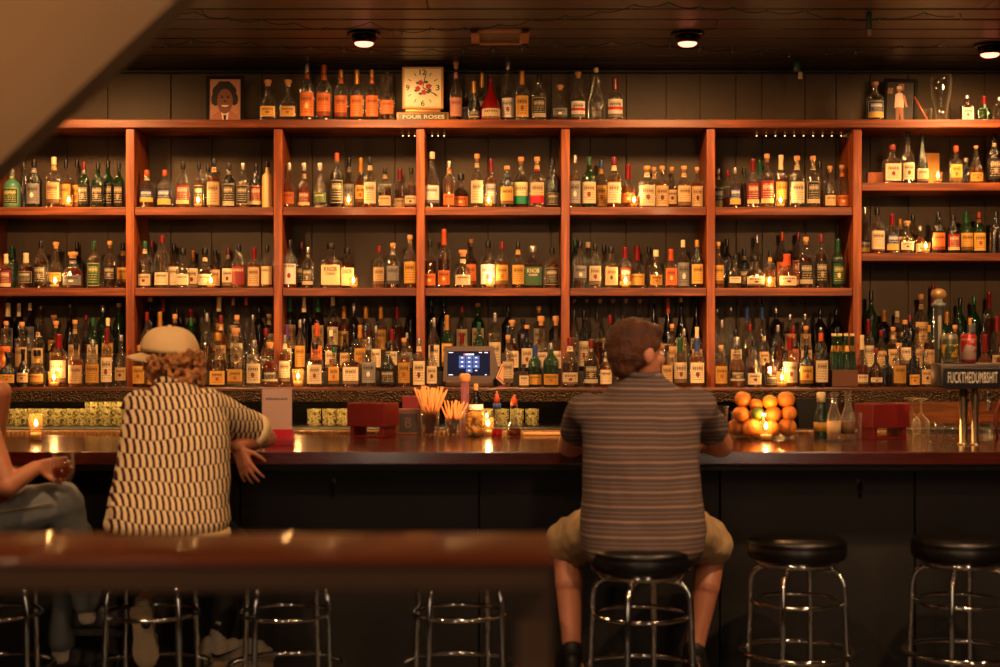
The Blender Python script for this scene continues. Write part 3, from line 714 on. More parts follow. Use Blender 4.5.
for i in range(6):
    place_row(rows1[i], YR, ZS[1], 'upper shelf, ' + BAYN[i], 'bottles on the upper shelf', T1x.get(i, {}))
    place_row(rows2[i], YR, ZS[2], 'lower shelf, ' + BAYN[i], 'bottles on the lower shelf', T2.get(i, {}))
place_row('''892 145 18 q c r C r 0; 908 132 13 b c m C k; 922 134 13 t g r C k; 956 146 12 q c n Y o; 966 158 8 q k m N s; 976 146 14 t c a Y w; 994 134 15 s k m K k''', YR[:4], ZS['r1'], 'upper side shelf, ' + BAYN[6], 'bottles on the side shelves')
place_row('''865 207 10 s c n B s; 877 208 15 s c a C k 0; 892 214 13 s c m B r 0; 900 219 9 s c a T y; 907 221 15 f c m C w; 913 215 8 s c m N k; 920 226 11 r c a C s
938 212 14 s k m O k 0; 953 215 13 s k m R k 0; 966 212 14 s g n Y g 0; 979 212 13 s g n Y o 0; 996 212 13 s k m N k''', YR[:4], ZS['r2'], 'lower side shelf, ' + BAYN[6], 'bottles on the side shelves')
# bottom display: ledge row, first step, top step
rowF = ['''8 352 17 f k m Y k; 23 349 12 b k m T k; 37 350 17 r c m Y k 0; 59 334 18 s c a C r 0; 76 343 15 s c a T k 0; 93 340 15 s c n Y s 0; 107 328 12 s c m C r 0; 121 335 12 b c n T s''',
'''139 345 13 s c m Y y; 152 345 13 s c m Y k; 166 345 13 s c m T k; 218 333 17 q c m Y y 1; 236 328 17 q c n Y w 1; 254 340 15 s c n C s 0; 270 342 18 f c r K w''',
'''285 335 10 s c a C s; 315 343 16 q c m C k 0; 334 347 12 q c n Y g 0; 351 347 18 q c m C k 0; 369 337 15 s c n S s; 388 343 16 b k m K k; 404 338 13 s c a Y w 0; 419 338 13 s c a C s''',
'''432 345 11 s c n C k; 508 335 12 s c n C w; 524 364 11 q c r C k 0; 535 345 14 s g m Y b 1; 551 343 16 s g m Y s 1''',
'''570 338 17 s c m C r 1; 591 340 15 s c m K r; 606 352 13 s c r C s; 622 345 12 s c m Y k; 652 345 12 s c m Y k; 667 345 12 s c m T k; 680 338 14 s c a C g 0; 697 338 15 s c a C b 0''',
'''721 345 13 s c a Y w 0; 737 337 16 r c a K s; 754 340 15 s c m C k 1; 771 348 13 s c m K k; 790 337 15 s c a C r 0; 806 345 14 s k m Y k 0; 821 333 14 s k m C o 0''',
'''862 335 12 b c r C c; 876 348 14 f c m C r 1; 887 355 10 s k m N k; 899 343 14 s c m Y w 0; 914 345 11 s k m Y k 1; 926 352 11 s c n T s; 937 350 11 s c a N k; 985 334 16 r c a Y r; 1002 334 14 r c a C r''']
rowM = ['''6 321 12 s c n O w; 22 322 13 s c n T w; 38 324 13 s c n T k; 56 321 14 f c m Y w; 75 320 13 s c m T w; 93 318 12 s g m C g; 108 318 12 s c a Y c''',
'''147 312 12 s c n N r; 160 312 12 s c m T y; 175 314 12 s c n S w; 191 318 12 s g n C g; 207 313 12 s c m N s; 221 315 12 s c a T r; 237 315 13 s c m C w; 253 315 12 t c n S s; 266 328 11 r c a K r''',
'''287 325 11 s c n C p; 300 320 11 s c n Y s; 317 323 12 s c m O o; 331 330 12 s c a C c; 345 334 11 s k m T k; 360 325 12 s c a Y y; 376 326 11 s c n C s; 392 329 12 s c m C r; 407 333 11 s c n S s''',
'''434 318 12 s c n C s; 447 315 12 s g m Y y; 462 333 11 s c m C r; 479 322 12 s g m C g; 495 313 13 s c n C s; 512 320 14 b c m C w; 527 325 12 s k m C w; 541 316 14 r c m C w; 556 316 13 r c m C w''',
'''574 314 11 s c n N k; 584 311 12 s k m C k; 597 313 12 s c m N k; 610 315 12 s c m R r; 623 316 12 s c m T k; 659 327 11 s c a N w; 672 324 11 s c a T w; 684 329 11 s c n N s; 697 327 11 s c m T c''',
'''722 320 12 s c m N s; 736 330 12 s c n T k; 750 324 12 s c m N r; 764 330 11 s c a T k; 778 325 12 s c m N s; 793 326 12 s c m O r; 806 326 12 s c a T w; 821 330 12 s c m T k; 838 327 12 s g m N k; 851 330 9 s c n T s''',
'''868 319 12 s c m C r; 881 330 11 s c a T r; 893 327 12 s c m T w; 905 320 12 s k m C w; 917 327 11 s c a T k; 929 325 11 s c m T y; 943 330 11 s g m C g; 955 325 12 s c m N w; 970 318 12 s g m C y; 984 315 11 s k m N k; 997 316 12 s c m C r''']
rowB = ['''8 303 13 s k m S c; 19 303 11 s k m S c; 30 303 11 s k m S c; 41 306 11 t c n N s; 54 315 12 r c m Y w; 70 304 12 t k m N s; 86 315 12 s c m N r; 103 305 13 s g m N s; 119 303 12 s g m N w''',
'''150 297 12 s k m N w; 163 297 12 s k m N r; 177 308 12 s k m N k; 191 309 12 s g m N r; 205 309 12 s c n N k; 219 296 13 s c m Y c; 233 297 12 s c n C y; 246 297 12 s c n N o; 259 306 13 s k m N k; 269 314 9 s c n C w''',
'''290 296 13 s k m T g; 304 297 12 s k m N c; 318 297 13 s k m T g; 333 297 12 s c m C c; 344 306 10 s c a Y y; 354 303 11 s k m N s; 366 306 12 s c a Y y; 381 306 12 s c a Y y; 397 306 12 s c m N r; 411 298 12 s k m N k''',
'''431 298 13 s k m N g; 444 298 13 s k m N g; 462 305 12 s c m C r; 478 303 13 s g m C w; 494 312 12 s c n T k; 508 305 13 s k m N k; 523 319 12 s c m N k; 539 306 12 s c n C w; 555 316 12 s k m N w''',
'''574 299 13 t c n C w; 587 299 13 t c n C w; 600 299 13 t c n C w; 613 299 13 t c n C w; 626 299 13 t c n C w; 640 299 13 t c n C w; 654 299 12 t k m C g; 668 298 12 t k m C o; 681 298 12 t k m C c; 696 299 12 t k m C k''',
'''717 309 12 t c n N s; 731 306 12 t c n N s; 747 306 13 t c n N b; 762 306 13 t c n N b; 776 306 12 s k m N s; 790 314 13 s c m T s; 805 314 12 s c m T s; 820 309 13 s k m N k; 836 309 13 s k m N k''',
'''871 291 13 s g m N k; 884 310 13 s k m N y; 897 311 13 s c n T c; 910 315 12 s k m N r; 921 294 14 s c n T w; 933 284 13 t g m N r; 947 312 12 s g m C y; 960 298 12 s g m N k; 974 296 12 s g m N g; 989 291 12 s c m N r''']
SF = 'ledge row, '; SM = 'middle step, '; SB = 'back step, '
allB = []
# things that stand among them
PL.append((X(472, 8.33), 8.33, ZS[3], .15)); PL.append((X(843, 8.3), 8.3, ZS[3], .07)); PL.append((X(858, 8.3), 8.3, ZS[3], .0))
for i in range(7):
    place_row(rowF[i], [8.25, 8.285, 8.32, 8.36, 8.39], ZS[3], SF + BAYN[i], 'bottles on the front ledge')
    place_row(rowM[i], [8.505, 8.53, 8.555], 1.37, SM + BAYN[i], 'bottles on the middle step')
    allB += place_row(rowB[i], [8.66, 8.69, 8.72], 1.47, SB + BAYN[i], 'bottles on the back step')
print('BOTTLES', len(BOT))
# past 300 of the kind: the least visible of the back step become one object
extra = max(0, len(BOT) - 296)
allB.sort(key=lambda t: -t[0].location.z + (1 if t[1]['gl'] in ('dark',) else 0) + (0 if t[1]['lab'] else .5), reverse=True)
if extra:
    bm = bmesh.new(); mats = []
    for root, meta in allB[:extra]:
        M = Matrix.Translation(root.location) @ root.rotation_euler.to_matrix().to_4x4() @ Matrix.Diagonal((*root.scale, 1))
        for ch in list(root.children_recursive):
            me = ch.data.copy(); mm = me.materials[0]
            if mm not in mats: mats.append(mm)
            me.transform(M)
            for p in me.polygons: p.material_index = mats.index(mm)
            bm.from_mesh(me); bpy.data.meshes.remove(me); bpy.data.objects.remove(ch)
        bpy.data.objects.remove(root)
    o = bpy.data.meshes.new('remaining bottles'); bm.to_mesh(o); bm.free()
    for mm in mats: o.materials.append(mm)
    for p in o.polygons: p.use_smooth = True
    tag(link('remaining_bottles', o), 'dark unlabelled bottles half hidden at the very back of the top step', 'bottles', kind='stuff')

# ------------------------------------------------------------------ things on the top board
def frame(px, py0, py1, w, y, zb, rz, tilt, label, painter):
    h = (Z(py0, y) - zb); o = empty('picture_frame', (X(px, y), y, zb), rz, label, 'framed picture'); o.rotation_euler.x = tilt
    W = w / F * y; t = .019
    def fr(bm):
        box(bm, -W / 2, W / 2, 0, .018, 0, t, .002); box(bm, -W / 2, W / 2, 0, .018, h - t, h, .002)
        box(bm, -W / 2, -W / 2 + t, 0, .018, t, h - t, .002); box(bm, W / 2 - t, W / 2, 0, .018, t, h - t, .002)
    mk('frame', fr, mat('black frame', lin((.03, .025, .025)), .5, spec=.2), o, False)
    bm = bmesh.new(); mats = painter(bm, W - 2 * t, h - 2 * t, t)
    link('print', mesh_from(bm, 'print', mats, False), o, (0, .008, 0)); return o
def ell(bm, cx, cz, rx, rz, y, mi, n=20, a0=0, a1=2 * PI, wob=0):
    vs = [bm.verts.new((cx + rx * (1 + wob * math.sin(5 * t + cx * 90)) * math.cos(t), y, cz + rz * (1 + wob * math.sin(7 * t)) * math.sin(t))) for t in [a0 + (a1 - a0) * k / n for k in range(n if a1 - a0 > 6.2 else n + 1)]]
    f = bm.faces.new(vs); f.material_index = mi
def poly(bm, pts, y, mi):
    f = bm.faces.new([bm.verts.new((x, y, z)) for x, z in pts]); f.material_index = mi
def paint1(bm, w, h, z0):
    box(bm, -w / 2, w / 2, .001, .004, z0, z0 + h)
    c = z0 + h / 2
    poly(bm, [(-w * .46, z0), (-w * .42, z0 + h * .13), (-w * .12, z0 + h * .26), (w * .14, z0 + h * .26), (w * .42, z0 + h * .14), (w * .46, z0)], 0, 3)
    poly(bm, [(-w * .07, z0), (-w * .13, z0 + h * .24), (w * .13, z0 + h * .24), (w * .09, z0)], -.0004, 4)
    poly(bm, [(-w * .03, z0), (-w * .05, z0 + h * .14), (w * .05, z0 + h * .14), (w * .03, z0)], -.0006, 1)
    ell(bm, -w * .02, c + h * .16, w * .38, h * .3, -.0008, 1, 28, wob=.05); ell(bm, -w * .3, c + h * .02, w * .15, h * .16, -.0009, 1, 16, wob=.06); ell(bm, w * .3, c + h * .02, w * .12, h * .15, -.0009, 1, 16, wob=.06)
    ell(bm, .0, c - h * .03, w * .25, h * .3, -.0012, 2, 24)
    ell(bm, -w * .1, c + h * .06, w * .05, h * .02, -.0016, 1); ell(bm, w * .1, c + h * .06, w * .05, h * .02, -.0016, 1)
    poly(bm, [(-w * .17, c + h * .11), (-w * .04, c + h * .1), (-w * .04, c + h * .085), (-w * .17, c + h * .09)], -.0016, 1); poly(bm, [(w * .17, c + h * .11), (w * .04, c + h * .1), (w * .04, c + h * .085), (w * .17, c + h * .09)], -.0016, 1)
    ell(bm, 0, c - h * .03, w * .06, h * .03, -.0016, 5); ell(bm, 0, c - h * .12, w * .14, h * .065, -.0018, 5, 16, PI, 2 * PI); ell(bm, 0, c - h * .125, w * .12, h * .045, -.002, 4, 16, PI, 2 * PI)
    return [mat('print backdrop', lin((.72, .5, .38)), .5), mat('print black', lin((.1, .06, .06)), .5), mat('print skin', lin((.5, .29, .2)), .5), mat('print jacket', lin((.66, .4, .3)), .5), mat('print white', lin((.92, .84, .76)), .5), mat('print shade', lin((.3, .14, .1)), .5)]
frame(224.5, 75, 118, 38, 8.6, T0, .0, -.06, 'black framed portrait of a smiling dark-haired man on the top board', paint1)
def paint2(bm, w, h, z0):
    box(bm, -w / 2, w / 2, .001, .004, z0, z0 + h)
    poly(bm, [(-w * .5, z0 + h * .7), (-w * .3, z0 + h * .7), (-w * .28, z0 + h * .85), (-w * .48, z0 + h * .85)], 0, 3); poly(bm, [(-w * .1, z0 + h * .78), (w * .12, z0 + h * .8), (w * .12, z0 + h * .96), (-w * .08, z0 + h * .96)], 0, 3)
    poly(bm, [(-w * .22, z0 + h * .34), (-w * .2, z0 + h * .68), (-w * .08, z0 + h * .74), (w * .06, z0 + h * .72), (w * .12, z0 + h * .5), (w * .12, z0 + h * .34)], -.0004, 4)
    poly(bm, [(-w * .15, z0), (-w * .18, z0 + h * .36), (w * .1, z0 + h * .36), (w * .14, z0), (w * .04, z0), (-w * .02, z0 + h * .24), (-w * .05, z0)], -.0006, 2)
    poly(bm, [(w * .06, z0 + h * .7), (w * .16, z0 + h * .66), (w * .28, z0 + h * .38), (w * .2, z0 + h * .36), (w * .1, z0 + h * .56)], -.0006, 2)
    ell(bm, -w * .06, z0 + h * .82, w * .1, h * .08, -.0008, 2); ell(bm, -w * .06, z0 + h * .86, w * .1, h * .045, -.001, 4)
    poly(bm, [(w * .2, z0), (w * .16, z0 + h * .5), (w * .4, z0 + h * .62), (w * .5, z0 + h * .2), (w * .5, z0)], -.0002, 1)
    return [mat('print dark room', lin((.2, .17, .15)), .45), mat('print black', ), mat('print skin2', lin((.7, .48, .34)), .5), mat('print tan', lin((.6, .42, .28)), .5), mat('print white', )]
frame(900, 77, 121, 33, 8.62, T0, -.12, -.14, 'black framed photo of a person in white top, leaning by the wall', paint2).rotation_euler.y = .05
# clock on its sign base
ck = empty('bar_clock', (X(423, 8.55), 8.55, T0), 0, 'square cream clock with red roses on a lettered sign base', 'clock')
W2 = .24 / 2
mk('sign_base', lambda bm: box(bm, -.15, .15, -.03, .05, 0, .056, .005), mat('brass frame', lin((.66, .45, .22)), .35, metal=.4), ck)
mk('sign_plate', lambda bm: box(bm, -.138, .138, -.033, -.03, .008, .048), mat('dark green plate', lin((.13, .17, .11)), .4), ck, False)
text_flat('FOUR ROSES', tc_, .235, .022, ck, (.005, -.0345, .028))
mk('clock_foot', lambda bm: box(bm, -.1, .1, -.02, .04, .057, .073, .003), _m['brass frame'], ck)
mk('clock_case', lambda bm: box(bm, -.118, .118, -.025, .04, .073, .315, .008), mat('gold clock case', lin((.8, .62, .38)), .35), ck)
def face(bm): box(bm, -.104, .104, -.028, -.0245, .086, .302, .002)
mk('clock_face', face, mat('cream clock face', lin((.95, .86, .68)), .35), ck)
cz = .194
for s, a in (('12', 90), ('3', 0), ('6', 270), ('9', 180)):
    t = math.radians(a); text_flat(s, tk, .022 if s != '12' else .036, .032, ck, (.085 * math.cos(t), -.0295, cz + .088 * math.sin(t)), 'numeral')
def ticks(bm):
    for k in range(12):
        if k % 3:
            t = k * PI / 6; box(bm, .075, .096, -.0015, 0, -.002, .002, M=Matrix.Translation((0, -.0285, cz)) @ Matrix.Rotation(-t, 4, 'Y'))
mk('hour_marks', ticks, tk, ck, False)
mk('hour_hand', lambda bm: box(bm, 0, .088, -.001, 0, -.0026, .0026, M=Matrix.Translation((0, -.031, cz)) @ Matrix.Rotation(math.radians(28), 4, 'Y')), tk, ck, False)
mk('minute_hand', lambda bm: box(bm, 0, .095, -.001, 0, -.002, .002, M=Matrix.Translation((0, -.0325, cz)) @ Matrix.Rotation(math.radians(-77), 4, 'Y')), tk, ck, False)
def roses(bm):
    for (a, b2) in ((-.012, .028), (.032, .006), (-.028, -.006), (.006, -.026)):
        for k in range(5):
            t = k * 1.257; ell(bm, a + .007 * math.cos(t), cz + b2 + .007 * math.sin(t), .009, .009, -.0305 - .0003 * k, 0, 10)
    for k, t in enumerate((.3, 1.1, 2.3, 3.6, 4.4, 5.5, 5.9)): ell(bm, .042 * math.cos(t), cz + .036 * math.sin(t), .012, .008, -.0295, 1, 8)
mk('rose_print', roses, [mat('rose red', lin((.72, .06, .12)), .5), mat('leaf green', lin((.12, .3, .14)), .5)], ck, False)
# tall beer glass, small glass, sticks, wooden letters, yellow card
clearg = glass('drinking glass', (.96, .95, .92), 1.6, edge=.4, wav=.3)
def tumbler(bm, r0, r1, h, t=.003): lathe(bm, [(0, r0 * .9), (.003, r0), (h, r1), (h, r1 - t), (.012, r0 - t), (.01, .004)], 20)
mk_ = mk('beer_glass', lambda bm: lathe(bm, [(0, .045), (.006, .046), (.02, .034), (.08, .038), (.16, .056), (.24, .062), (.272, .058), (.272, .055), (.24, .058), (.16, .052), (.08, .034), (.03, .028)], 28), clearg, loc=(X(941, 8.57), 8.57, T0))
tag(mk_, 'tall empty curved beer glass on the top board past the leaning photo', 'glass')
tag(mk('shot_glass', lambda bm: tumbler(bm, .018, .024, .075), clearg, loc=(X(928, 8.52), 8.52, T0)), 'small shot glass on the top board beside the leaning photo', 'glass')
tag(mk('drumstick', lambda bm: tube(bm, [(0, 0, .006), (-.06, .04, .14)], .006, 8), mat('reddish stick', lin((.6, .3, .2)), .4), loc=(X(927, 8.46), 8.465, T0)), 'pair-less reddish wooden stick leaning on the framed photo', 'stick')
cdm = mat('yellow card', lin((.85, .6, .28)), .6)
tag(mk('card_box', lambda bm: box(bm, -.055, .055, 0, .05, 0, .2, .002), cdm, loc=(X(930, 8.72), 8.72, ZS['r1']), smooth=False), 'yellow card box standing behind the candle on the upper side shelf', 'box')
wb = mk('letter_block', lambda bm: box(bm, -.055, .055, 0, .03, 0, .085, .003), mat('orange block', lin((.62, .32, .14)), .5), loc=(X(877, 8.7), 8.7, ZS['r1']), smooth=False)
tag(wb, 'low orange wooden block with dark marks behind the square red bottle', 'block')
# order terminal
D = 8.3; tm = empty('order_terminal', (X(471, D), 8.27, ZS[3]), 0, 'brown order terminal with a lit keypad screen on the ledge', 'terminal')
brown = mat('brown terminal shell', lin((.27, .17, .1)), .45)
w = 56 / F * D; h = 37 / F * D
mk('stand', lambda bm: box(bm, -w * .45, w * .4, .0, .16, 0, .03, .004), brown, tm)
def shell(bm):
    pts = [(-w / 2, .028), (w * .38, .028), (w * .5, .09), (w * .4, h + .02), (-w / 2 + .008, h + .02)]
    a = [bm.verts.new((x, .01 + .1 * (z / h) * .3, z)) for x, z in pts]; c = [bm.verts.new((x * .95, .12, z)) for x, z in pts]
    bm.faces.new(a); bm.faces.new(c[::-1])
    for i in range(5): bm.faces.new((a[i], c[i], c[(i + 1) % 5], a[(i + 1) % 5]))
mk('shell', shell, brown, tm, False)
scr = empty('x', (0, 0, 0)); bpy.data.objects.remove(scr)
sx0, sx1, sz0, sz1 = -w * .42, w * .34, .062, h - .008
def yy(z): return .01 + .03 * (z / h) - .0015
def quad(bm, x0, x1, z0, z1, off, mi=0):
    vs = [bm.verts.new((x, yy(z) - off, z)) for x, z in ((x0, z0), (x1, z0), (x1, z1), (x0, z1))]
    f = bm.faces.new(vs); f.material_index = mi
def screen(bm):
    quad(bm, sx0, sx1, sz0, sz1, 0)
    sw, shh = sx1 - sx0, sz1 - sz0
    kx, kz = sx0 + sw * .27, sz0 + shh * .13
    for r_ in range(4):
        for c_ in range(3):
            if r_ == 0 and c_ == 0: continue
            x0 = kx + c_ * sw * .165; z0 = kz + r_ * shh * .175
            if not (r_ == 0 and c_ == 2): quad(bm, x0, x0 + sw * .15, z0, z0 + shh * .155, .0006, 1)
            quad(bm, x0 + sw * .05, x0 + sw * .1, z0 + shh * .06, z0 + shh * .1, .001, 2)
    quad(bm, sx0 + sw * .42, sx0 + sw * .62, sz0 + shh * .84, sz0 + shh * .9, .001, 2); quad(bm, sx0 + sw * .38, sx0 + sw * .41, sz0 + shh * .83, sz0 + shh * .91, .001, 3)
    for a, b2 in ((.03, .13), (.74, .81), (.87, .95)): quad(bm, sx0 + sw * a, sx0 + sw * b2, sz0 + shh * .93, sz0 + shh * .96, .001, 2)
    quad(bm, sx0 + sw * .03, sx0 + sw * .13, sz0 + shh * .02, sz0 + shh * .05, .001, 2); quad(bm, sx0 + sw * .88, sx0 + sw * .92, sz0 + shh * .02, sz0 + shh * .05, .001, 2)
mk('screen', screen, [mat('screen dark blue', (.004, .005, .014), .7, spec=.05, emit=lin((.1, .12, .22)), estr=.35), mat('screen keys', (.02, .03, .08), .7, spec=.05, emit=lin((.36, .45, .72)), estr=.55), mat('screen text', (.5, .5, .6), .3, emit=lin((.85, .88, 1)), estr=.8), mat('screen red', (.5, .05, .05), .3, emit=lin((.9, .15, .15)), estr=.5)], tm, False)
# tag beside the terminal
tg = empty('price_tag', (X(504, 8.23), 8.23, ZS[3]), 0, 'tilted white tag with red border beside the order terminal', 'tag')
def tagm(bm):
    pts = [(-.045, .05), (.0, .012), (.055, .075), (.012, .125), (-.012, .13)]
    for s, mi, yv in ((1, 0, 0), (.82, 1, -.002), (.7, 2, -.003)):
        vs = [bm.verts.new((x * s, yv, .07 + (z - .07) * s)) for x, z in pts]; f = bm.faces.new(vs); f.material_index = mi
    vs = [bm.verts.new((x, .004, z)) for x, z in pts]; bm.faces.new(vs)
mk('card', tagm, [mat('tag white', lin((.9, .75, .6)), .5), mat('tag red', lin((.75, .2, .12)), .5), mat('tag white2', lin((.88, .7, .55)), .5)], tg, False)
mk('clip_stand', lambda bm: (tube(bm, [(0, .01, .0), (0, .01, .06)], .004, 8), box(bm, -.03, .03, -.005, .02, 0, .008, .002)), mat('red clip', lin((.6, .1, .1)), .4), tg)
# carton of green bottles
sp = empty('bottle_carton', (X(843, 8.28), 8.28, ZS[3]), 0, 'brown cardboard carrier holding small green bottles on the ledge', 'carton')
cb = mat('brown carton', lin((.38, .22, .13)), .6)
def carton(bm):
    w_, d_, h_ = .15, .1, .095
    box(bm, -w_ / 2, w_ / 2, -d_ / 2, -d_ / 2 + .004, 0, h_); box(bm, -w_ / 2, w_ / 2, d_ / 2 - .004, d_ / 2, 0, h_)
    box(bm, -w_ / 2, -w_ / 2 + .004, -d_ / 2, d_ / 2, 0, h_); box(bm, w_ / 2 - .004, w_ / 2, -d_ / 2, d_ / 2, 0, h_); box(bm, -w_ / 2, w_ / 2, -d_ / 2, d_ / 2, 0, .004)
    box(bm, -.002, .002, -d_ / 2 - .001, d_ / 2, 0, h_ * 1.0)
mk('carrier', carton, cb, sp, False)
gb = mk('soda_bottle', lambda bm: lathe(bm, [(0, .8), (.02, 1), (.55, 1), (.68, .7), (.78, .46), (.96, .42)], 18), GLS['g'][0], scale=(.016, .016, .29))
gb.location = (0, 0, -50)
gc = mk('cap', lambda bm: lathe(bm, [(.95, .5), (1, .5)], 14), CAP['c'][0], gb); gl_ = mk('neck_label', lambda bm: lathe(bm, [(.66, .78), (.77, .52)], 16, close=False), LAB['Y'], gb)
first = True
names_ = ['first', 'second', 'third', 'fourth']
for i in range(4):
    for j in range(2):
        o = gb if first else gb.copy()
        if not first:
            COL.objects.link(o)
            for ch in (gc, gl_): c2 = ch.copy(); COL.objects.link(c2); c2.parent = o
        first = False
        o.location = (X(843, 8.28) + (i - 1.5) * .034, 8.28 + (-.02 if j == 0 else .02), ZS[3] + .005)
        tag(o, f"small green capped bottle in the brown carrier, {'outer' if j == 0 else 'inner'} row, {names_[i]} of four along", 'bottle', 'green bottles in the carton')
# small warm LEDs under the top board
ledm = mat('warm led', (1, .6, .2), .4, emit=(1, .55, .15), estr=4)
for (p0, p1, n_, lb) in ((400, 447, 8, 'short string of tiny lit warm bulbs under the top board by the clock'), (752, 846, 10, 'string of tiny lit warm bulbs under the top board above the oranges')):
    e = empty('led_string', (X(p0, 8.7), 8.7, T1 - .006), 0, lb, 'string lights')
    L = (p1 - p0) / F * 8.7
    mk('wire', lambda bm: tube(bm, [(0, 0, 0), (L, 0, 0)], .002, 5), wire, e)
    for k in range(n_):
        xx = L * (k + .5) / n_
        if any(abs(X(p0, 8.7) + xx - u) < .03 for u in ux): continue
        mk('bulb', lambda bm: lathe(bm, [(-.003, .001), (-.002, .003), (.001, .003), (.003, .001)], 8), ledm, e, loc=(xx, 0, -.003))
# ------------------------------------------------------------------ glasses on the back counter
glowg = glass('pressed glass', (.95, .93, .84), 1.6, body=(1, .86, .45), bw=.26, rough=.05, edge=1.0, wav=0, ecol=(.05, .04, .015), mott=75)
def cut(bm, r, h):
    seg = 28; pr = [(0, r * .9), (.004, r), (h, r * 1.04), (h, r * .92), (.014, r * .84), (.013, .003)]
    rings = []
    for i, (z, q) in enumerate(pr):
        rings.append([bm.verts.new(((q * (1 + (.09 if k % 2 and i in (1, 2) else 0))) * math.cos(2 * PI * k / seg), (q * (1 + (.09 if k % 2 and i in (1, 2) else 0))) * math.sin(2 * PI * k / seg), z)) for k in range(seg)])
    for a, b2 in zip(rings, rings[1:]):
        for k in range(seg): bm.faces.new((a[k], a[(k + 1) % seg], b2[(k + 1) % seg], b2[k]))
    bm.faces.new(rings[0][::-1]); bm.faces.new(rings[-1])
CT = 1.076
tm0 = bmesh.new(); cut(tm0, .034, .095); TUM = mesh_from(tm0, 'tumbler', glowg, False)
tm1 = bmesh.new(); cut(tm1, .035, .145); TALL = mesh_from(tm1, 'tall tumbler', glowg, False)
for pxs, me, lb, gr in ((range(4, 84, 13), TUM, 'short pressed glass tumbler in the long row under the ledge by the candle', 'short tumblers at the stair end'),
                        ((92, 106, 119, 132), TALL, 'taller pressed glass beside the row of short tumblers under the ledge', 'tall glasses under the ledge'),
                        ((314, 329, 343, 358), TUM, 'short pressed glass tumbler under the ledge between the paper sign and the caddy', 'tumblers near the burgundy caddy'),
                        ((486, 502, 517, 532), TUM, 'short pressed glass tumbler under the ledge behind the sauce bottles', 'tumblers behind the sauce bottles'),
                        ((806, 818, 830), TUM, 'short tumbler under the ledge behind the clear soda bottles', 'tumblers behind the soda bottles')):
    for i, px in enumerate(pxs):
        y = 8.26 if 'inner' not in lb else 8.36
        tag(link('tumbler', me, None, (X(px, y), y, CT)), lb, 'glass', gr)
ls = boxo('fill_strip', X(-40, 8.4), X(545, 8.4), 8.185, 8.2, 1.228, 1.234, mat('tumbler fill glow', (1, .8, .4), .4, emit=(1, .62, .2), estr=26))  # hidden strip added so that the tumblers glow
ls2 = boxo('fill_strip', X(870, 8.4), X(1010, 8.4), 8.185, 8.2, 1.228, 1.234, mat('amber panel fill glow', (1, .6, .3), .4, emit=(1, .5, .14), estr=16)); tag(ls2, 'unseen warm light strip added under the ledge to light the knotty wood panel', 'light strip')  # second hidden strip, added to brighten the wood panel
tag(ls, 'unseen warm light strip added under the ledge to light the tumblers', 'light strip')
# inverted stem glasses
crystal = glass('crystal stemware', (.95, .93, .88), 1.7, body=(1, .8, .5), bw=.05, edge=1.0, wav=.5, ecol=(.95, .8, .55))
def wineg(bm): lathe(bm, [(0, .036), (.03, .042), (.07, .036), (.095, .012), (.105, .005), (.155, .005), (.162, .012), (.167, .033), (.17, .034), (.172, .003)], 24)
for px, y, lb in ((912, 6.95, 'upturned stem glass beside the burgundy caddy, half behind another'), (921, 6.88, 'upturned stem glass with its foot in the air in front of the wood panel')):
    tag(mk('wine_glass', wineg, crystal, loc=(X(px, y), y, BZ)), lb, 'glass', 'upturned stem glasses')
for px, y, r, h, lb in ((932, 6.5, .028, .08, 'low clear tumbler on the bar next to the upturned stem glasses'), (949, 6.6, .03, .075, 'low clear tumbler on the bar just before the tap columns'),
                        (985, 6.5, .035, .085, 'clear tumbler on the bar past the tap columns'), (721, 6.7, .032, .145, 'tall clear glass on the bar by the striped man\'s elbow'), (856, 6.6, .026, .12, 'narrow clear glass beside the clear soda bottles')):
    tag(mk('tumbler', lambda bm: tumbler(bm, r * .9, r, h), clearg, loc=(X(px, y), y, BZ)), lb, 'glass')
# ------------------------------------------------------------------ burgundy napkin caddies
bur = mat('burgundy leatherette', lin((.44, .1, .09)), .4, var=.1, bump=.1)
def caddy(px, y, w_, rz, label):
    o = empty('napkin_caddy', (X(px, y), y, BZ), rz, label, 'napkin caddy')
    mk('box_top', lambda bm: (box(bm, -w_ / 2, w_ / 2, -.07, .07, .05, .06, .002), box(bm, -w_ / 2, w_ / 2, -.07, -.062, .06, .155, .002), box(bm, -w_ / 2, w_ / 2, .062, .07, .06, .155, .002),
                              box(bm, -w_ / 2, -w_ / 2 + .008, -.062, .062, .06, .155, .002), box(bm, w_ / 2 - .008, w_ / 2, -.062, .062, .06, .155, .002), box(bm, -.004, .004, -.062, .062, .06, .15, .001)), bur, o, False)
    mk('base', lambda bm: (box(bm, -w_ / 2 + .01, w_ / 2 - .01, -.06, .06, 0, .008, .002), box(bm, -w_ / 2 + .01, -w_ / 2 + .03, -.06, .06, .008, .05, .002), box(bm, w_ / 2 - .03, w_ / 2 - .01, -.06, .06, .008, .05, .002)), bur, o, False)
    mk('napkin', lambda bm: box(bm, -w_ / 2 + .012, -.01, -.055, .055, .062, .148, .002), mat('napkin brown', lin((.4, .25, .18)), .8), o, False)
caddy(373, 6.8, .19, -.42, 'burgundy napkin caddy on the bar beside the glass of straws')
caddy(882, 6.7, .195, .38, 'burgundy napkin caddy on the bar between soda bottles and stem glasses')
o = empty('menu_box', (X(409, 6.98), 6.93, BZ), 0, 'small dark framed box with a letter B behind the straws', 'box')
mk('frame', lambda bm: box(bm, -.06, .06, 0, .05, 0, .12, .004), mat('brown box wood', lin((.36, .2, .1)), .5), o, False)
mk('panel', lambda bm: box(bm, -.042, .042, -.003, 0, .015, .1, .001), mat('dark chalk', lin((.14, .1, .08)), .5), o, False)
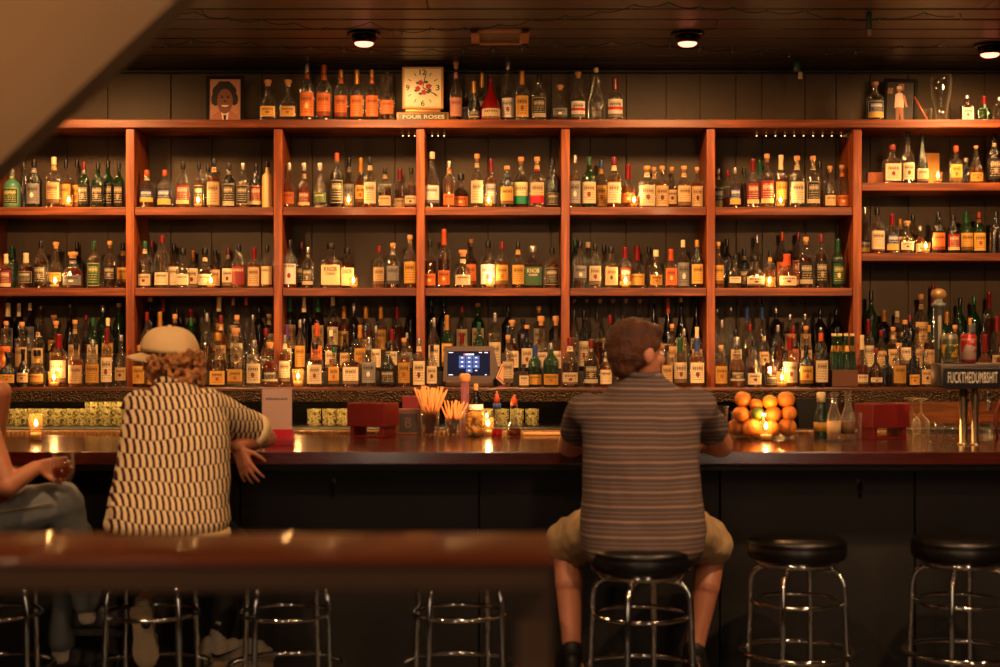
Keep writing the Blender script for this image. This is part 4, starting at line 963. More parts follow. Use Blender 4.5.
text_flat('B', mat('faded letter', lin((.35, .22, .16)), .6), .03, .045, o, (0, -.004, .057), 'letter')
tag(boxo('red_box', X(403, 7.05), X(419, 7.05), 7.01, 7.09, BZ - .04, BZ + .175, bur), 'upright red box standing behind the straws beneath the bottle ledge', 'box')
# ------------------------------------------------------------------ paper sign stand
o = empty('sign_stand', (X(277, 6.25), 6.25, BZ), .0, 'pale upright card in a stand with a bright pink lower band', 'sign')
mk('card', lambda bm: box(bm, -.062, .062, -.002, .002, .004, .235, .001), mat('pale card', lin((.82, .66, .58)), .5), o, False)
mk('pink_band', lambda bm: box(bm, -.048, .07, -.006, -.003, .028, .068, .001), mat('pink band', lin((.8, .12, .2)), .4), o, False)
mk('pink_foot', lambda bm: box(bm, -.048, .07, -.018, .02, .0, .026, .002), mat('pink foot', lin((.6, .1, .16)), .4), o, False)
def smallprint(bm):
    rs = random.Random(5); x = -.046
    while x < .042:
        w_ = rs.uniform(.004, .009); box(bm, x, x + w_, -.0032, -.0022, .19, .19 + rs.uniform(.007, .01)); x += w_ + .0025
mk('title_print', smallprint, mat('faint print', lin((.45, .35, .38)), .6), o, False)
# ------------------------------------------------------------------ straws, jar, sauces
STR = mat('kraft straw', lin((.84, .56, .3)), .6)
sb_ = bmesh.new(); tube(sb_, [(0, 0, 0), (0, 0, 1)], .0032, 7); SM_ = mesh_from(sb_, 'straw', STR)
def straws(px, y, r, hg, L, n_, fan, lb, lg, gr):
    c = Vector((X(px, y), y, BZ))
    tag(mk('straw_glass', lambda bm: tumbler(bm, r * .92, r, hg), clearg, loc=c), lg, 'glass')
    rs = random.Random(px)
    for k in range(n_):
        a = 2 * PI * k / n_ * 2.4; q = (k + .5) / n_
        b0 = c + Vector((math.cos(a + 1.5) * r * .5 * q, math.sin(a + 1.5) * r * .62 * q, .014)); rim = r * .78 * math.sqrt(q)
        t1 = c + Vector((math.cos(a) * rim, math.sin(a) * rim, hg)); d = (t1 - b0).normalized()
        d = Vector((d.x * fan, d.y * fan, d.z)).normalized(); t1 = c + Vector((math.cos(a) * rim * 1.25, math.sin(a) * rim * 1.25, hg)); d = (t1 - b0).normalized()
        # keep the foot inside the glass
        off = Vector((b0.x - c.x, b0.y - c.y, 0))
        if off.length > r * .75: b0 = c + off.normalized() * r * .75 + Vector((0, 0, .014)); d = (t1 - b0).normalized()
        s = link('drinking_straw', SM_, None, b0); s.rotation_euler = d.to_track_quat('Z', 'Y').to_euler(); s.scale = (1, 1, L * rs.uniform(.94, 1.04))
        tag(s, lb, 'straw', gr)
straws(430, 6.85, .044, .115, .215, 32, 1, 'kraft paper straw fanned in the taller bunch on the bar', 'clear glass crammed with the taller bunch of straws', 'straws in the taller bunch')
straws(453, 6.88, .038, .08, .15, 24, 1, 'kraft paper straw in the shorter bunch beside the jar', 'clear glass holding the shorter bunch of straws beside the jar', 'straws in the shorter bunch')
o = empty('glass_jar', (X(475, 6.82), 6.82, BZ), 0, 'wide glass jar packed with pale yellow citrus slices', 'jar')
mk('jar_wall', lambda bm: lathe(bm, [(0, .05), (.006, .056), (.115, .057), (.125, .05), (.125, .046), (.112, .052), (.01, .05), (.008, .003)], 26), clearg, o)
ym = mat('citrus slices', lin((.85, .62, .22)), .5, var=.25, vscale=30, bump=.3)
def slices(bm):
    rs = random.Random(2)
    for k in range(90):
        a = rs.uniform(0, 6.28); q = rs.uniform(.012, .036); z = .02 + .085 * (k / 90)
        M = Matrix.Translation((q * math.cos(a), q * math.sin(a), z)) @ Matrix.Rotation(rs.uniform(0, 3), 4, 'X') @ Matrix.Rotation(rs.uniform(0, 3), 4, 'Y')
        r_ = bmesh.ops.create_cone(bm, cap_ends=True, segments=10, radius1=.014, radius2=.014, depth=.006); bmesh.ops.transform(bm, matrix=M, verts=r_['verts'])
mk('citrus_slices', slices, ym, o)
def item(name, px, y, zb, label, cat, parts, group=None):
    o = empty(name, (X(px, y), y, zb), 0, label, cat, group)
    for nm, pr, m_ in parts: mk(nm, lambda bm: lathe(bm, pr, 20), m_, o)
    return o
blk = mat('black plastic', lin((.07, .06, .06)), .3)
item('syrup_bottle', 476, 6.97, BZ, 'dark bottle with white label and cork behind the jar of slices', 'bottle', [
    ('glass', [(0, .03), (.004, .033), (.15, .033), (.185, .014), (.2, .012), (.205, .012)], GLS['k'][0]), ('label', [(.115, .0337), (.14, .0337)], LAB['W']), ('cork', [(.2, .009), (.225, .012), (.235, .009)], CAP['w'][0])])
item('tall_tube', 465, 7.0, BZ, 'tall pinkish glass tube with a pale stopper in front of the terminal', 'bottle', [
    ('glass', [(0, .02), (.24, .02), (.245, .012)], glass('pink glass', (.85, .55, .65), body=(.8, .4, .5), bw=.35)), ('stopper', [(.245, .018), (.25, .026), (.275, .026), (.283, .016)], CAP['w'][0])])
item('sauce_bottle', 497, 6.72, BZ, 'squeeze bottle with orange tip and red liquid at the base', 'bottle', [
    ('glass', [(0, .026), (.05, .026), (.07, .016), (.13, .015)], clearg), ('red_liquid', [(.003, .023), (.04, .023)], LIQ['r']), ('collar', [(.13, .018), (.155, .018)], CAP['b'][0]), ('tip', [(.155, .012), (.175, .014), (.21, .002)], CAP['o'][0])])
item('sauce_bottle', 514, 6.85, BZ, 'dark-filled dasher bottle with orange-brown pourer', 'bottle', [
    ('glass', [(0, .036), (.02, .037), (.05, .03), (.075, .018), (.14, .017)], clearg), ('dark_liquid', [(.003, .033), (.035, .032)], LIQ['m']), ('tip', [(.14, .016), (.16, .015), (.19, .003)], CAP['o'][0])])
# folded cloth / tray on the bar by the dasher bottle
tag(mk('bar_towel', lambda bm: box(bm, -.16, .16, -.04, .05, 0, .012, .004), mat('pale towel', lin((.75, .55, .32)), .8, bump=.3), loc=(X(558, 6.9), 6.92, BZ)), 'pale folded towel on the bar beside the dasher bottle', 'towel')
# ------------------------------------------------------------------ oranges
D = 6.68
bn = empty('fruit_bin', (X(762, D), D, BZ), 0, 'clear oval plastic bin piled with oranges', 'fruit bin')
mk('bin_wall', lambda bm: lathe(bm, [(0, .9), (.004, .95), (.115, 1.02), (.12, 1.05), (.12, 1.0), (.112, .98), (.008, .9), (.007, .01)], 32, 2.6, .62, sx=.135), clearg, bn)
om = mat('orange peel', lin((.88, .52, .16)), .4, var=.1, vscale=12, bump=.2, bscale=120); ym2 = mat('lemon peel', lin((.92, .66, .18)), .4, var=.08, bump=.2, bscale=120); gm = mat('lime peel', lin((.35, .45, .12)), .4, var=.2, bump=.2)
def fruit_mesh(m_, stretch):
    bm = bmesh.new(); bmesh.ops.create_uvsphere(bm, u_segments=20, v_segments=14, radius=1)
    for v in bm.verts:
        v.co *= 1 + .015 * noise.noise(v.co * 2)
        if stretch and abs(v.co.x) > .75: v.co.x *= 1.1
        if v.co.z > .9: v.co.z -= (v.co.z - .9) * .8
    return mesh_from(bm, 'fruit', m_)
OR, LE_, LI = fruit_mesh(om, 0), fruit_mesh(ym2, 1), fruit_mesh(gm, 0)
fr = [(737, 0, .041, 6.70, 0), (752, 0, .043, 6.62, 0), (771, .002, .038, 6.62, 0), (787, 0, .042, 6.68, 0), (762, 0, .036, 6.73, 0), (746, 0, .03, 6.735, 0),
      (741, .07, .038, 6.66, 0), (758, .082, .03, 6.625, 2), (773, .07, .037, 6.65, 0), (789, .078, .035, 6.66, 0), (757, .075, .034, 6.71, 0), (775, .078, .03, 6.73, 0),
      (743, .142, .038, 6.69, 0), (756, .125, .03, 6.66, 0), (770, .133, .034, 6.68, 1), (786, .138, .04, 6.69, 0)]
pos = ['bottom of the pile', 'middle of the pile', 'top of the pile']
for i, (px, dz, r, y, k) in enumerate(fr):
    dz *= .9; r *= 1.0
    o = link(['orange', 'lemon', 'lime'][k], [OR, LE_, LI][k], None, (X(px, y), y, BZ + .009 + r + dz), (R.uniform(-.5, .5), R.uniform(-.5, .5), R.uniform(0, 6)), (r, r, r * .95))
    tier = 0 if dz == 0 else 1 if dz < .1 else 2
    lb = {0: f'ripe orange at the {pos[tier]} in the clear bin', 1: f'yellowish lemon at the {pos[tier]} in the clear bin', 2: 'the only green lime, amid the oranges in the clear bin'}[k]
    if i == 12: lb = 'highest orange on the pile, above the rim of the clear bin'
    tag(o, lb, 'fruit', 'fruit in the clear bin, ' + pos[tier] + str(k) if i != 12 else 'top orange')
# soda bottles on the bar
item('soda_bottle', 821, 6.75, BZ, 'green soda bottle with white cap and yellow label on the bar', 'bottle', [
    ('glass', [(0, .03), (.004, .032), (.1, .032), (.14, .018), (.175, .014)], GLS['g'][0]), ('cap', [(.16, .02), (.2, .02), (.204, .014)], CAP['c'][0]), ('label', [(.03, .0327), (.07, .0327)], LAB['Y'])])
for px, y, lb in ((834, 6.55, 'clear soda bottle beside the green soda bottle'), (848, 6.55, 'clear soda bottle beside the burgundy caddy')):
    item('soda_bottle', px, y, BZ, lb, 'bottle', [
        ('glass', [(0, .028), (.004, .03), (.09, .03), (.105, .029), (.15, .014), (.2, .012), (.202, .014), (.212, .014)], glass('frosty clear glass', (.9, .9, .86), 1.7, body=(.9, .8, .65), bw=.06, edge=.7, wav=.3)), ('label', [(.03, .0307), (.085, .0307)], LAB['T'])], 'clear soda bottles on the bar')
def binf(bm):
    a = [(-.09, 0), (.09, 0), (.13, .16), (-.11, .16)]
    lo = [bm.verts.new((x, -.06, z)) for x, z in a]; hi = [bm.verts.new((x, .06, z)) for x, z in a]
    bm.faces.new(lo); bm.faces.new(hi[::-1])
    for i in range(4): bm.faces.new((lo[i], hi[i], hi[(i + 1) % 4], lo[(i + 1) % 4]))
tag(mk('ice_bin', binf, blk, loc=(X(815, 8.06), 8.08, CT), smooth=False), 'black flared bin on the back counter between oranges and soda bottles', 'bin')
# ------------------------------------------------------------------ beer taps
D = 6.3; tw = empty('beer_tower', (X(968, D), D, BZ), 0, 'chrome column beer tap tower with a black lettered sign', 'beer tower')
chrome = mat('chrome', lin((.9, .87, .82)), .08, metal=1)
steel = mat('brushed steel', lin((.5, .44, .38)), .3, metal=.85)
for i, (dx, dy) in enumerate(((-.022, 0), (.0, .05), (.026, -.01))):
    mk('column', lambda bm: lathe(bm, [(0, .022), (.006, .022), (.008, .0135), (.235, .0135)], 20), mat('brushed tap column', lin((.92, .82, .66)), .28, metal=1), tw, loc=(dx, dy, 0))
zb_ = Z(388, D) - BZ
mk('header', lambda bm: box(bm, -.13, .42, -.03, .1, zb_, Z(363, D) - BZ, .01), mat('dark tower metal', lin((.26, .22, .2)), .35, metal=.6), tw)
mk('sign_board', lambda bm: box(bm, X(945, D - .05) - X(968, D), .36, -.05, -.034, zb_ - .002, Z(368, D) - BZ, .003), blk, tw, False)
text_flat('FUCKTHEDUMBSHIT', mat('sign letters', lin((.95, .9, .8)), .5), X(997.5, 6.25) - X(948, 6.25), .046, tw, ((X(972.7, 6.25)) - X(968, D), -.052, (Z(377.5, 6.25)) - BZ), 'sign_lettering', fw=0)
zt_ = Z(363, D) - BZ
tapg = mat('grey blue tap handle', lin((.34, .36, .35)), .4)
h1 = mk('tap_handle', lambda bm: lathe(bm, [(0, .012), (.02, .012), (.022, .015), (.235, .018), (.24, .03), (.25, .031), (.254, .018), (.27, .015)], 20), tapg, tw, loc=(X(942, D) - X(968, D), .05, zt_))
h1['label'] = 'tall grey-blue tap handle with an oval crest'
mk('crest', lambda bm: lathe(bm, [(-.008, .8), (-.008, 1), (.008, 1), (.008, .85), (.011, .82)], 28, 2, .78, sx=.031), mat('gold crest', lin((.5, .38, .22)), .4, metal=.3), h1, loc=(0, -.0, .29), rot=(PI / 2, 0, 0))
mk('handle_panel', lambda bm: box(bm, -.007, .007, -.0185, -.012, .06, .2, .001), mat('pale handle inlay', lin((.5, .47, .4)), .5), h1, False)
mk('tap_handle', lambda bm: box(bm, -.016, .016, -.012, .012, 0, .165, .004), mat('dark tap handle', lin((.14, .13, .13)), .4), tw, loc=(X(975, D) - X(968, D) + .004, .06, zt_))
def faucet(bm): tube(bm, [(0, -.03, .0), (0, -.075, 0), (0, -.09, -.02), (0, -.092, -.07)], .009, 10)
for dx in (.06, .2): mk('faucet', faucet, chrome, tw, loc=(dx, 0, zb_ - .02))
def can(px, label, m1, m2, shape):
    o = empty('drink_can', (X(px, 6.32), 6.3, BZ + zt_ + .001), 0, label, 'can', 'cans on the beer tower')
    mk('can_body', lambda bm: lathe(bm, [(0, .024), (.006, .031), (.112, .033), (.122, .026)], 26), m1, o)
    mk('can_rim', lambda bm: lathe(bm, [(.12, .0275), (.126, .0285), (.126, .025), (.122, .024)], 26), chrome, o)
    return o
def canmat(name, base, b1, b2, zc):
    m, nt = new_mat(name); b = principled(nt, base, .3, metal=.3); vec, c = coords(nt)
    n = tex_noise(nt, vec, 22, 2)
    out = ramp_mix(nt, (c[2] - zc).abs().lt(.026) * n.gt(.46), base, b1); out = ramp_mix(nt, c[2].gt(.1), out, b2); out = ramp_mix(nt, c[2].lt(.014), out, b2)
    nt.links.new(out, b.inputs['Base Color']); return m
can(948, 'olive drink can with a yellow patch on the beer tower', canmat('olive can', lin((.3, .32, .22)), lin((.85, .66, .2)), lin((.5, .46, .36)), .05), None, 0)
can(967, 'red and silver drink can on the beer tower', canmat('red can', lin((.66, .56, .5)), lin((.62, .12, .12)), lin((.6, .15, .14)), .07), None, 0)
tag(mk('red_hose', lambda bm: tube(bm, [(0, 0, 0), (-.012, 0, .05), (-.012, 0, .1), (.01, 0, .16), (.03, .0, .19)], .007, 10), mat('dark red rubber', lin((.3, .05, .05)), .4), loc=(X(998, 6.75), 6.75, BZ)), 'dark red curved hose on the bar past the tap columns', 'hose')
# ------------------------------------------------------------------ stools
vinyl = mat('black vinyl', lin((.055, .045, .04)), .35, var=.2, bump=.06, bscale=40)
def make_stool(loc, rz, label, group=None):
    o = empty('bar_stool', loc, rz, label, 'bar stool', group)
    mk('cushion', lambda bm: lathe(bm, [(.715, .165), (.722, .182), (.74, .188), (.765, .188), (.772, .184), (.777, .187), (.79, .183), (.802, .16), (.806, .1), (.807, .01)], 40), vinyl, o)
    mk('seat_plate', lambda bm: lathe(bm, [(.688, .05), (.69, .15), (.714, .162), (.7145, .05)], 36), chrome, o)
    def ring(r, z, t): return lambda bm: tube(bm, [(r * math.cos(a), r * math.sin(a), z) for a in [2 * PI * k / 48 for k in range(48)]], t, 10, True)
    mk('foot_ring', ring(.212, .36, .0115), chrome, o); mk('brace_ring', ring(.17, .553, .0085), chrome, o)
    for k in range(4):
        a = PI / 4 + k * PI / 2; c, s = math.cos(a), math.sin(a)
        P = [(.02, .683), (.105, .683), (.14, .678), (.164, .664), (.178, .642), (.184, .61), (.189, .45), (.194, .3), (.207, .02)]
        l = mk('leg', lambda bm: tube(bm, [(r * c, r * s, z) for r, z in P], .0115, 12), chrome, o)
        mk('foot_cap', lambda bm: lathe(bm, [(0, .015), (.03, .015), (.032, .012)], 14), blk, l, loc=(.208 * c, .208 * s, 0))
    return o
def dup(src, loc, rz, label):
    r = src.copy(); COL.objects.link(r); r.location = loc; r.rotation_euler = (0, 0, rz); r['label'] = label
    for ch in src.children:
        c = ch.copy(); COL.objects.link(c); c.parent = r
        for g in ch.children: d = g.copy(); COL.objects.link(d); d.parent = c
    return r
G = 'round bar stools along the counter'
s0 = make_stool((X(797, 5.74), 5.74, 0), math.radians(18), 'empty chrome stool with black cushion, next past the seated striped-shirt man', G)
dup(s0, (X(961, 5.74), 5.74, 0), math.radians(18), 'empty chrome stool with black cushion below the beer taps')
S2 = dup(s0, (X(641, 5.46), 5.46, 0), math.radians(25), 'chrome stool carrying the man in the grey striped shirt')
dup(s0, (X(459, 5.5), 5.5, 0), math.radians(12), 'chrome stool standing beside the post of the drink ledge')
dup(s0, (X(287, 5.5), 5.5, 0), math.radians(16), 'chrome stool beyond the foot in white sneaker, seat hidden by ledge')
S1 = dup(s0, (X(152, 5.5), 5.5, 0), math.radians(-2), 'chrome stool carrying the man in the cream cap')
dup(s0, (X(-6, 5.5), 5.5, 0), math.radians(10), 'chrome stool carrying the person in blue jeans')
# ------------------------------------------------------------------ people
def capsule(bm, p0, p1, r0, r1, seg=14, caps=4):
    p0, p1 = Vector(p0), Vector(p1); d = (p1 - p0); L = d.length; d.normalize()
    up = Vector((0, 0, 1)) if abs(d.z) < .9 else Vector((1, 0, 0)); a = d.cross(up).normalized(); b2 = d.cross(a)
    rings = []
    for k in range(caps): t = -PI / 2 + (k + .5) * PI / 2 / caps; rings.append((math.sin(t) * r0, math.cos(t) * r0))
    for k in range(caps): t = (k + .5) * PI / 2 / caps; rings.append((L + math.sin(t) * r1, math.cos(t) * r1))
    vs = [[bm.verts.new(p0 + d * h + (a * math.cos(2 * PI * k / seg) + b2 * math.sin(2 * PI * k / seg)) * r) for k in range(seg)] for h, r in rings]
    for q, w in zip(vs, vs[1:]):
        for k in range(seg): bm.faces.new((q[k], q[(k + 1) % seg], w[(k + 1) % seg], w[k]))
    bm.faces.new(vs[0][::-1]); bm.faces.new(vs[-1])
def ellipsoid(bm, c, r, M=None):
    T = Matrix.Translation(c) @ (M.to_4x4() if M is not None else Matrix()) @ Matrix.Diagonal((*r, 1))
    nu, nv = (8, 5) if max(r) < .013 else (18, 11); rg = []
    for i in range(nv):
        t = -PI / 2 + PI * (i + .5) / nv
        rg.append([bm.verts.new(T @ Vector((math.cos(t) * math.cos(2 * PI * k / nu), math.cos(t) * math.sin(2 * PI * k / nu), math.sin(t)))) for k in range(nu)])
    for a, b2 in zip(rg, rg[1:]):
        for k in range(nu): bm.faces.new((a[k], a[(k + 1) % nu], b2[(k + 1) % nu], b2[k]))
    bm.faces.new(rg[0][::-1]); bm.faces.new(rg[-1])
def loft(bm, rows, seg=28, n=2.3):
    rs = []
    for cx, cy, z, rx, ry in rows:
        ring = []
        for k in range(seg):
            t = 2 * PI * k / seg; c, s = math.cos(t), math.sin(t); q = (abs(c) ** n + abs(s) ** n) ** (-1 / n)
            ring.append(bm.verts.new((cx + c * q * rx, cy + s * q * ry, z)))
        rs.append(ring)
    for a, b2 in zip(rs, rs[1:]):
        for k in range(seg): bm.faces.new((a[k], a[(k + 1) % seg], b2[(k + 1) % seg], b2[k]))
    bm.faces.new(rs[0][::-1]); bm.faces.new(rs[-1])
def blob(name, fn, voxel, m_, parent, smooth=3, fold=0, fscale=9, ridge=None):
    bm = bmesh.new(); fn(bm); bmesh.ops.recalc_face_normals(bm, faces=bm.faces)
    me = bpy.data.meshes.new(name); bm.to_mesh(me); bm.free()
    o = bpy.data.objects.new(name, me); COL.objects.link(o)
    md = o.modifiers.new('r', 'REMESH'); md.mode = 'VOXEL'; md.voxel_size = voxel
    s = o.modifiers.new('s', 'SMOOTH'); s.factor = .5; s.iterations = smooth
    bpy.context.view_layer.update(); dg = bpy.context.evaluated_depsgraph_get()
    ev = bpy.data.meshes.new_from_object(o.evaluated_get(dg)); bpy.data.objects.remove(o); bpy.data.meshes.remove(me)
    if fold:
        ns = [v.normal.copy() for v in ev.vertices]
        for v, n_ in zip(ev.vertices, ns):
            p = v.co; f = noise.noise(Vector((p.x * fscale, p.y * fscale, p.z * fscale * .45)) + Vector((0, 0, 3))) + .5 * noise.noise(Vector((p.x * fscale * 2.4, p.y * fscale * 2.4, p.z * fscale * 1.3)))
            v.co = p + n_ * f * fold
    ev.materials.clear(); ev.materials.append(m_)
    for p in ev.polygons: p.use_smooth = True
    ev.name = name
    return link(name, ev, parent)
def hand(bm, wrist, f, n_, side, curl=(.35, .35, .3), spread=.06, size=1.0, thumb_out=.75):
    """f: where the fingers point, n_: where the palm faces, side: +1/-1 picks the thumb side"""
    f = Vector(f).normalized(); n_ = Vector(n_); n_ = (n_ - f * n_.dot(f)).normalized(); s = f.cross(n_) * side; w = Vector(wrist)
    for q in (-.024, -.008, .008, .024): capsule(bm, w + f * .02 * size + s * q * .7 * size, w + f * .085 * size + s * q * size, .0145 * size, .0125 * size, 10, 3)
    for i, (q, L) in enumerate(((.027, .92), (.009, 1.0), (-.009, .94), (-.026, .76))):
        d = (f + s * spread * (1.5 - i)).normalized(); p = w + f * .085 * size + s * q * size; c = 0
        for j, (ln, r) in enumerate(((.042, .0092), (.026, .0082), (.021, .0072))):
            c += curl[j] * (1 + .12 * i); dd = (d * math.cos(c) + n_ * math.sin(c)).normalized(); p2 = p + dd * ln * L * size
            capsule(bm, p, p2, r * size, (r - .0008) * size, 9, 3); p = p2
    p = w + f * .03 * size + s * .026 * size; d = (f * .65 + s * thumb_out + n_ * .35).normalized()
    for j, (ln, r) in enumerate(((.04, .012), (.03, .0098), (.022, .0085))):
        p2 = p + d * ln * size; capsule(bm, p, p2, r * size, r * .9 * size, 9, 3); p = p2; d = (d + f * .25 + n_ * .18 - s * .12).normalized()
def head_frame(c, facing, tilt=0):
    y = -Vector(facing).normalized(); z = Vector((0, 0, 1)); z = (z - y * z.dot(y)).normalized(); x = y.cross(z)
    M = Matrix((x, y, z)).transposed()
    return M @ Matrix.Rotation(tilt, 3, 'X')
def head(bm, c, M, s=1.0):
    """local frame: face looks along -Y"""
    c = Vector(c); P = lambda x, y, z: c + M @ Vector((x, y, z)) * s; S = lambda *r: tuple(q * s for q in r)
    ellipsoid(bm, P(0, .012, .03), S(.077, .095, .088), M); ellipsoid(bm, P(0, -.03, -.03), S(.062, .062, .078), M)
    ellipsoid(bm, P(0, -.055, -.085), S(.032, .03, .028), M); ellipsoid(bm, P(0, -.075, .035), S(.05, .022, .02), M)
    capsule(bm, P(0, -.088, .025), P(0, -.108, -.016), .009 * s, .014 * s, 10, 3)
    for q in (-1, 1):
        ellipsoid(bm, P(q * .013, -.098, -.019), S(.009, .01, .008), M); ellipsoid(bm, P(q * .04, -.065, -.01), S(.024, .022, .022), M)
        ellipsoid(bm, P(q * .08, .012, -.002), S(.01, .02, .031), M @ Matrix.Rotation(q * .35, 3, 'Z')); ellipsoid(bm, P(q * .077, .006, -.024), S(.009, .011, .012), M)
    ellipsoid(bm, P(0, -.086, -.048), S(.026, .013, .008), M); ellipsoid(bm, P(0, -.084, -.062), S(.023, .013, .009), M)
def face_bits(c, M, parent, s=1.0):
    c = Vector(c); P = lambda x, y, z: c + M @ Vector((x, y, z)) * s
    ew = mat('eye white', lin((.85, .8, .74)), .3); iris = mat('iris', lin((.2, .13, .08)), .2); lip = mat('lips', lin((.55, .28, .22)), .45)
    for q in (-1, 1):
        e = mk('eye', lambda bm: ellipsoid(bm, P(q * .031, -.079, .012), (.0125 * s, .012 * s, .009 * s), M), ew, parent)
        mk('pupil', lambda bm: ellipsoid(bm, P(q * .031, -.0895, .012), (.005 * s, .003 * s, .005 * s), M), iris, e)
        mk('eyebrow', lambda bm: ellipsoid(bm, P(q * .032, -.092, .036), (.02 * s, .005 * s, .0045 * s), M), mat('brow hair', lin((.22, .13, .08)), .7), parent)
    mk('mouth', lambda bm: ellipsoid(bm, P(0, -.0935, -.055), (.022 * s, .006 * s, .006 * s), M), lip, parent)
def skinm(name, c):
    m_ = mat(name, lin(c), .5, var=.07, vscale=14, bump=.05, bscale=120)
    for n_ in m_.node_tree.nodes:
        if n_.type == 'BSDF_PRINCIPLED': n_.inputs['Subsurface Weight'].default_value = .08; n_.inputs['Subsurface Scale'].default_value = .01; n_.inputs['Subsurface Radius'].default_value = (1, .35, .2)
    return m_
def cloth_bump(nt, b, vec, s=1): bump(nt, b, tex_noise(nt, vec, 260, 2), .25, .002)
# --- patterned knit
m, nt = new_mat('brick-stripe knit'); b = principled(nt, CREAM, .8, spec=.2); vec, (ex, ey, ez) = coords(nt)
wob = tex_noise(nt, vec, 3.2, 2)
v_ = ez * 20.5 + wob * 1.1; row = v_.floor(); fr_ = v_.fract()
rad_ = ex + ey * .5
u_ = rad_ * 42 + wob * .7 + (row % 2) * .5 + (fr_ - .5).abs() * .2
st_ = u_.fract().gt(.56); line = fr_.lt(.08)
out = ramp_mix(nt, st_, lin((.9, .8, .62)), lin((.27, .12, .075))); out = ramp_mix(nt, line * .35, out, lin((.3, .2, .14)))
nt.links.new(out, b.inputs['Base Color']); cloth_bump(nt, b, vec); KNIT = m
# --- grey striped jersey
m, nt = new_mat('fine striped jersey'); b = principled(nt, CREAM, .85, spec=.15); vec, (ex, ey, ez) = coords(nt)
wob = tex_noise(nt, vec, 5, 2); v_ = (ez + wob * .012) * 19
a = v_.fract(); l1 = (a - .2).abs().lt(.075); l2 = (a - .55).abs().lt(.045); l3 = (a - .82).abs().lt(.03)
st_ = (l1 * .95 + l2 * .5 + l3 * .7).op('MINIMUM', 1)
g2 = ((ez * 6.3).fract()).gt(.5) * .25
out = ramp_mix(nt, g2, lin((.33, .28, .265)), lin((.25, .23, .25))); out = ramp_mix(nt, st_, out, lin((.53, .43, .38)))
nt.links.new(out, b.inputs['Base Color']); cloth_bump(nt, b, vec); JERS = m
# ================= man in the grey striped shirt
p2 = empty('person', (X(640, 5.46), 5.46, 0), 0, 'seated man seen from behind in grey horizontally striped shirt and beige shorts', 'person')
INV = lambda p: Matrix.Translation(-Vector(p.location))
def attach(o, p): o.matrix_parent_inverse = INV(p); return o
sk2 = skinm('skin ruddy', (.72, .47, .35))
def Q(px, py, D): return Vector((X(px, D), D, Z(py, D)))
SH2L, SH2R = Q(586, 411, 5.62), Q(698, 409, 5.62)
EL2L, EL2R = Q(571, 446, 5.82), Q(720, 445, 5.82)
EL2L.z = EL2R.z = BZ + .034
WR2L, WR2R = Vector((.42, 6.2, BZ + .045)), Vector((.68, 6.22, BZ + .045))
HC2 = Q(637, 355, 5.64); HM2 = head_frame(HC2, (.82, .56, -.1), 0)
HIPL, HIPR = Vector((X(622, 5.5), 5.5, .9)), Vector((X(660, 5.5), 5.5, .9))
KNL, KNR = Q(567, 542, 5.93), Q(712, 545, 5.93)
ANL, ANR = Q(572, 652, 5.72), Q(694, 652, 5.76)
def body2(bm):
    head(bm, HC2, HM2, 1.09)
    capsule(bm, Q(640, 374, 5.66), Q(640, 398, 5.66), .056, .05)
    loft(bm, [(X(643, 5.5), 5.53 + max(0, z - .84) * .19, z, rx, ry) for z, rx, ry in ((.84, .15, .09), (.95, .15, .09), (1.1, .15, .08), (1.22, .13, .06))])
    for S, E, W in ((SH2L, EL2L, WR2L), (SH2R, EL2R, WR2R)):
        capsule(bm, S, E, .06, .052); capsule(bm, E, W, .051, .03)
        hand(bm, W, W - E, (0, 0, -1), 1 if S is SH2L else -1, (.2, .25, .2))
    for Hh, K, A in ((HIPL, KNL, ANL), (HIPR, KNR, ANR)):
        capsule(bm, Hh, K, .09, .062); capsule(bm, K, K.lerp(A, .38) + Vector((0, -.025, 0)), .058, .056); capsule(bm, K.lerp(A, .35) + Vector((0, -.02, 0)), A, .056, .036)
attach(blob('body', body2, .0055, sk2, p2, 2), p2)
for ch in []: pass
def withp(fn, p):
    pre = set(bpy.data.objects); fn()
    for o in set(bpy.data.objects) - pre:
        if o.parent == p: o.matrix_parent_inverse = INV(p)
withp(lambda: face_bits(HC2, HM2, p2, 1.09), p2)
def shirt2(bm):
    rows = [(642, 560, .205, .15), (643, 548, .222, .165), (643, 530, .228, .165), (641, 495, .216, .15), (640, 460, .214, .135), (641, 430, .222, .125), (641, 412, .212, .112), (641, 400, .17, .095), (641, 389, .125, .085), (641, 381, .09, .075), (641, 375, .072, .066)]
    loft(bm, [(X(px, 5.5 + (560 - py) * .0007), 5.48 + (560 - py) * .0008, Z(py, 5.48), rx, ry) for px, py, rx, ry in rows], 32, 2.5)
    for S, E in ((SH2L, EL2L), (SH2R, EL2R)):
        capsule(bm, S, S.lerp(E, .6), .078, .072)
    capsule(bm, SH2L + Vector((.03, -.02, -.0)), SH2R + Vector((-.03, -.02, -.0)), .07, .07)
s2 = attach(blob('shirt', shirt2, .009, JERS, p2, 4, .014, 7), p2)
def cut_ends(o, planes):
    """trim a cloth mesh with planes (point, outward normal) limited to a radius, so sleeves and hems end cleanly"""
    bm = bmesh.new(); bm.from_mesh(o.data)
    for pt, no, rad_ in planes:
        dl = [f for f in bm.faces if (f.calc_center_median() - pt).dot(no) > 0 and (f.calc_center_median() - pt).length < rad_]
        bmesh.ops.delete(bm, geom=dl, context='FACES')
    bmesh.ops.solidify(bm, geom=bm.faces[:], thickness=.003) if False else None
    bm.to_mesh(o.data); bm.free()
cut_ends(s2, [(S.lerp(E, .62), (E - S).normalized(), .16) for S, E in ((SH2L, EL2L), (SH2R, EL2R))])
col2 = mat('grey collar', lin((.3, .26, .26)), .8, bump=.15, bscale=200)
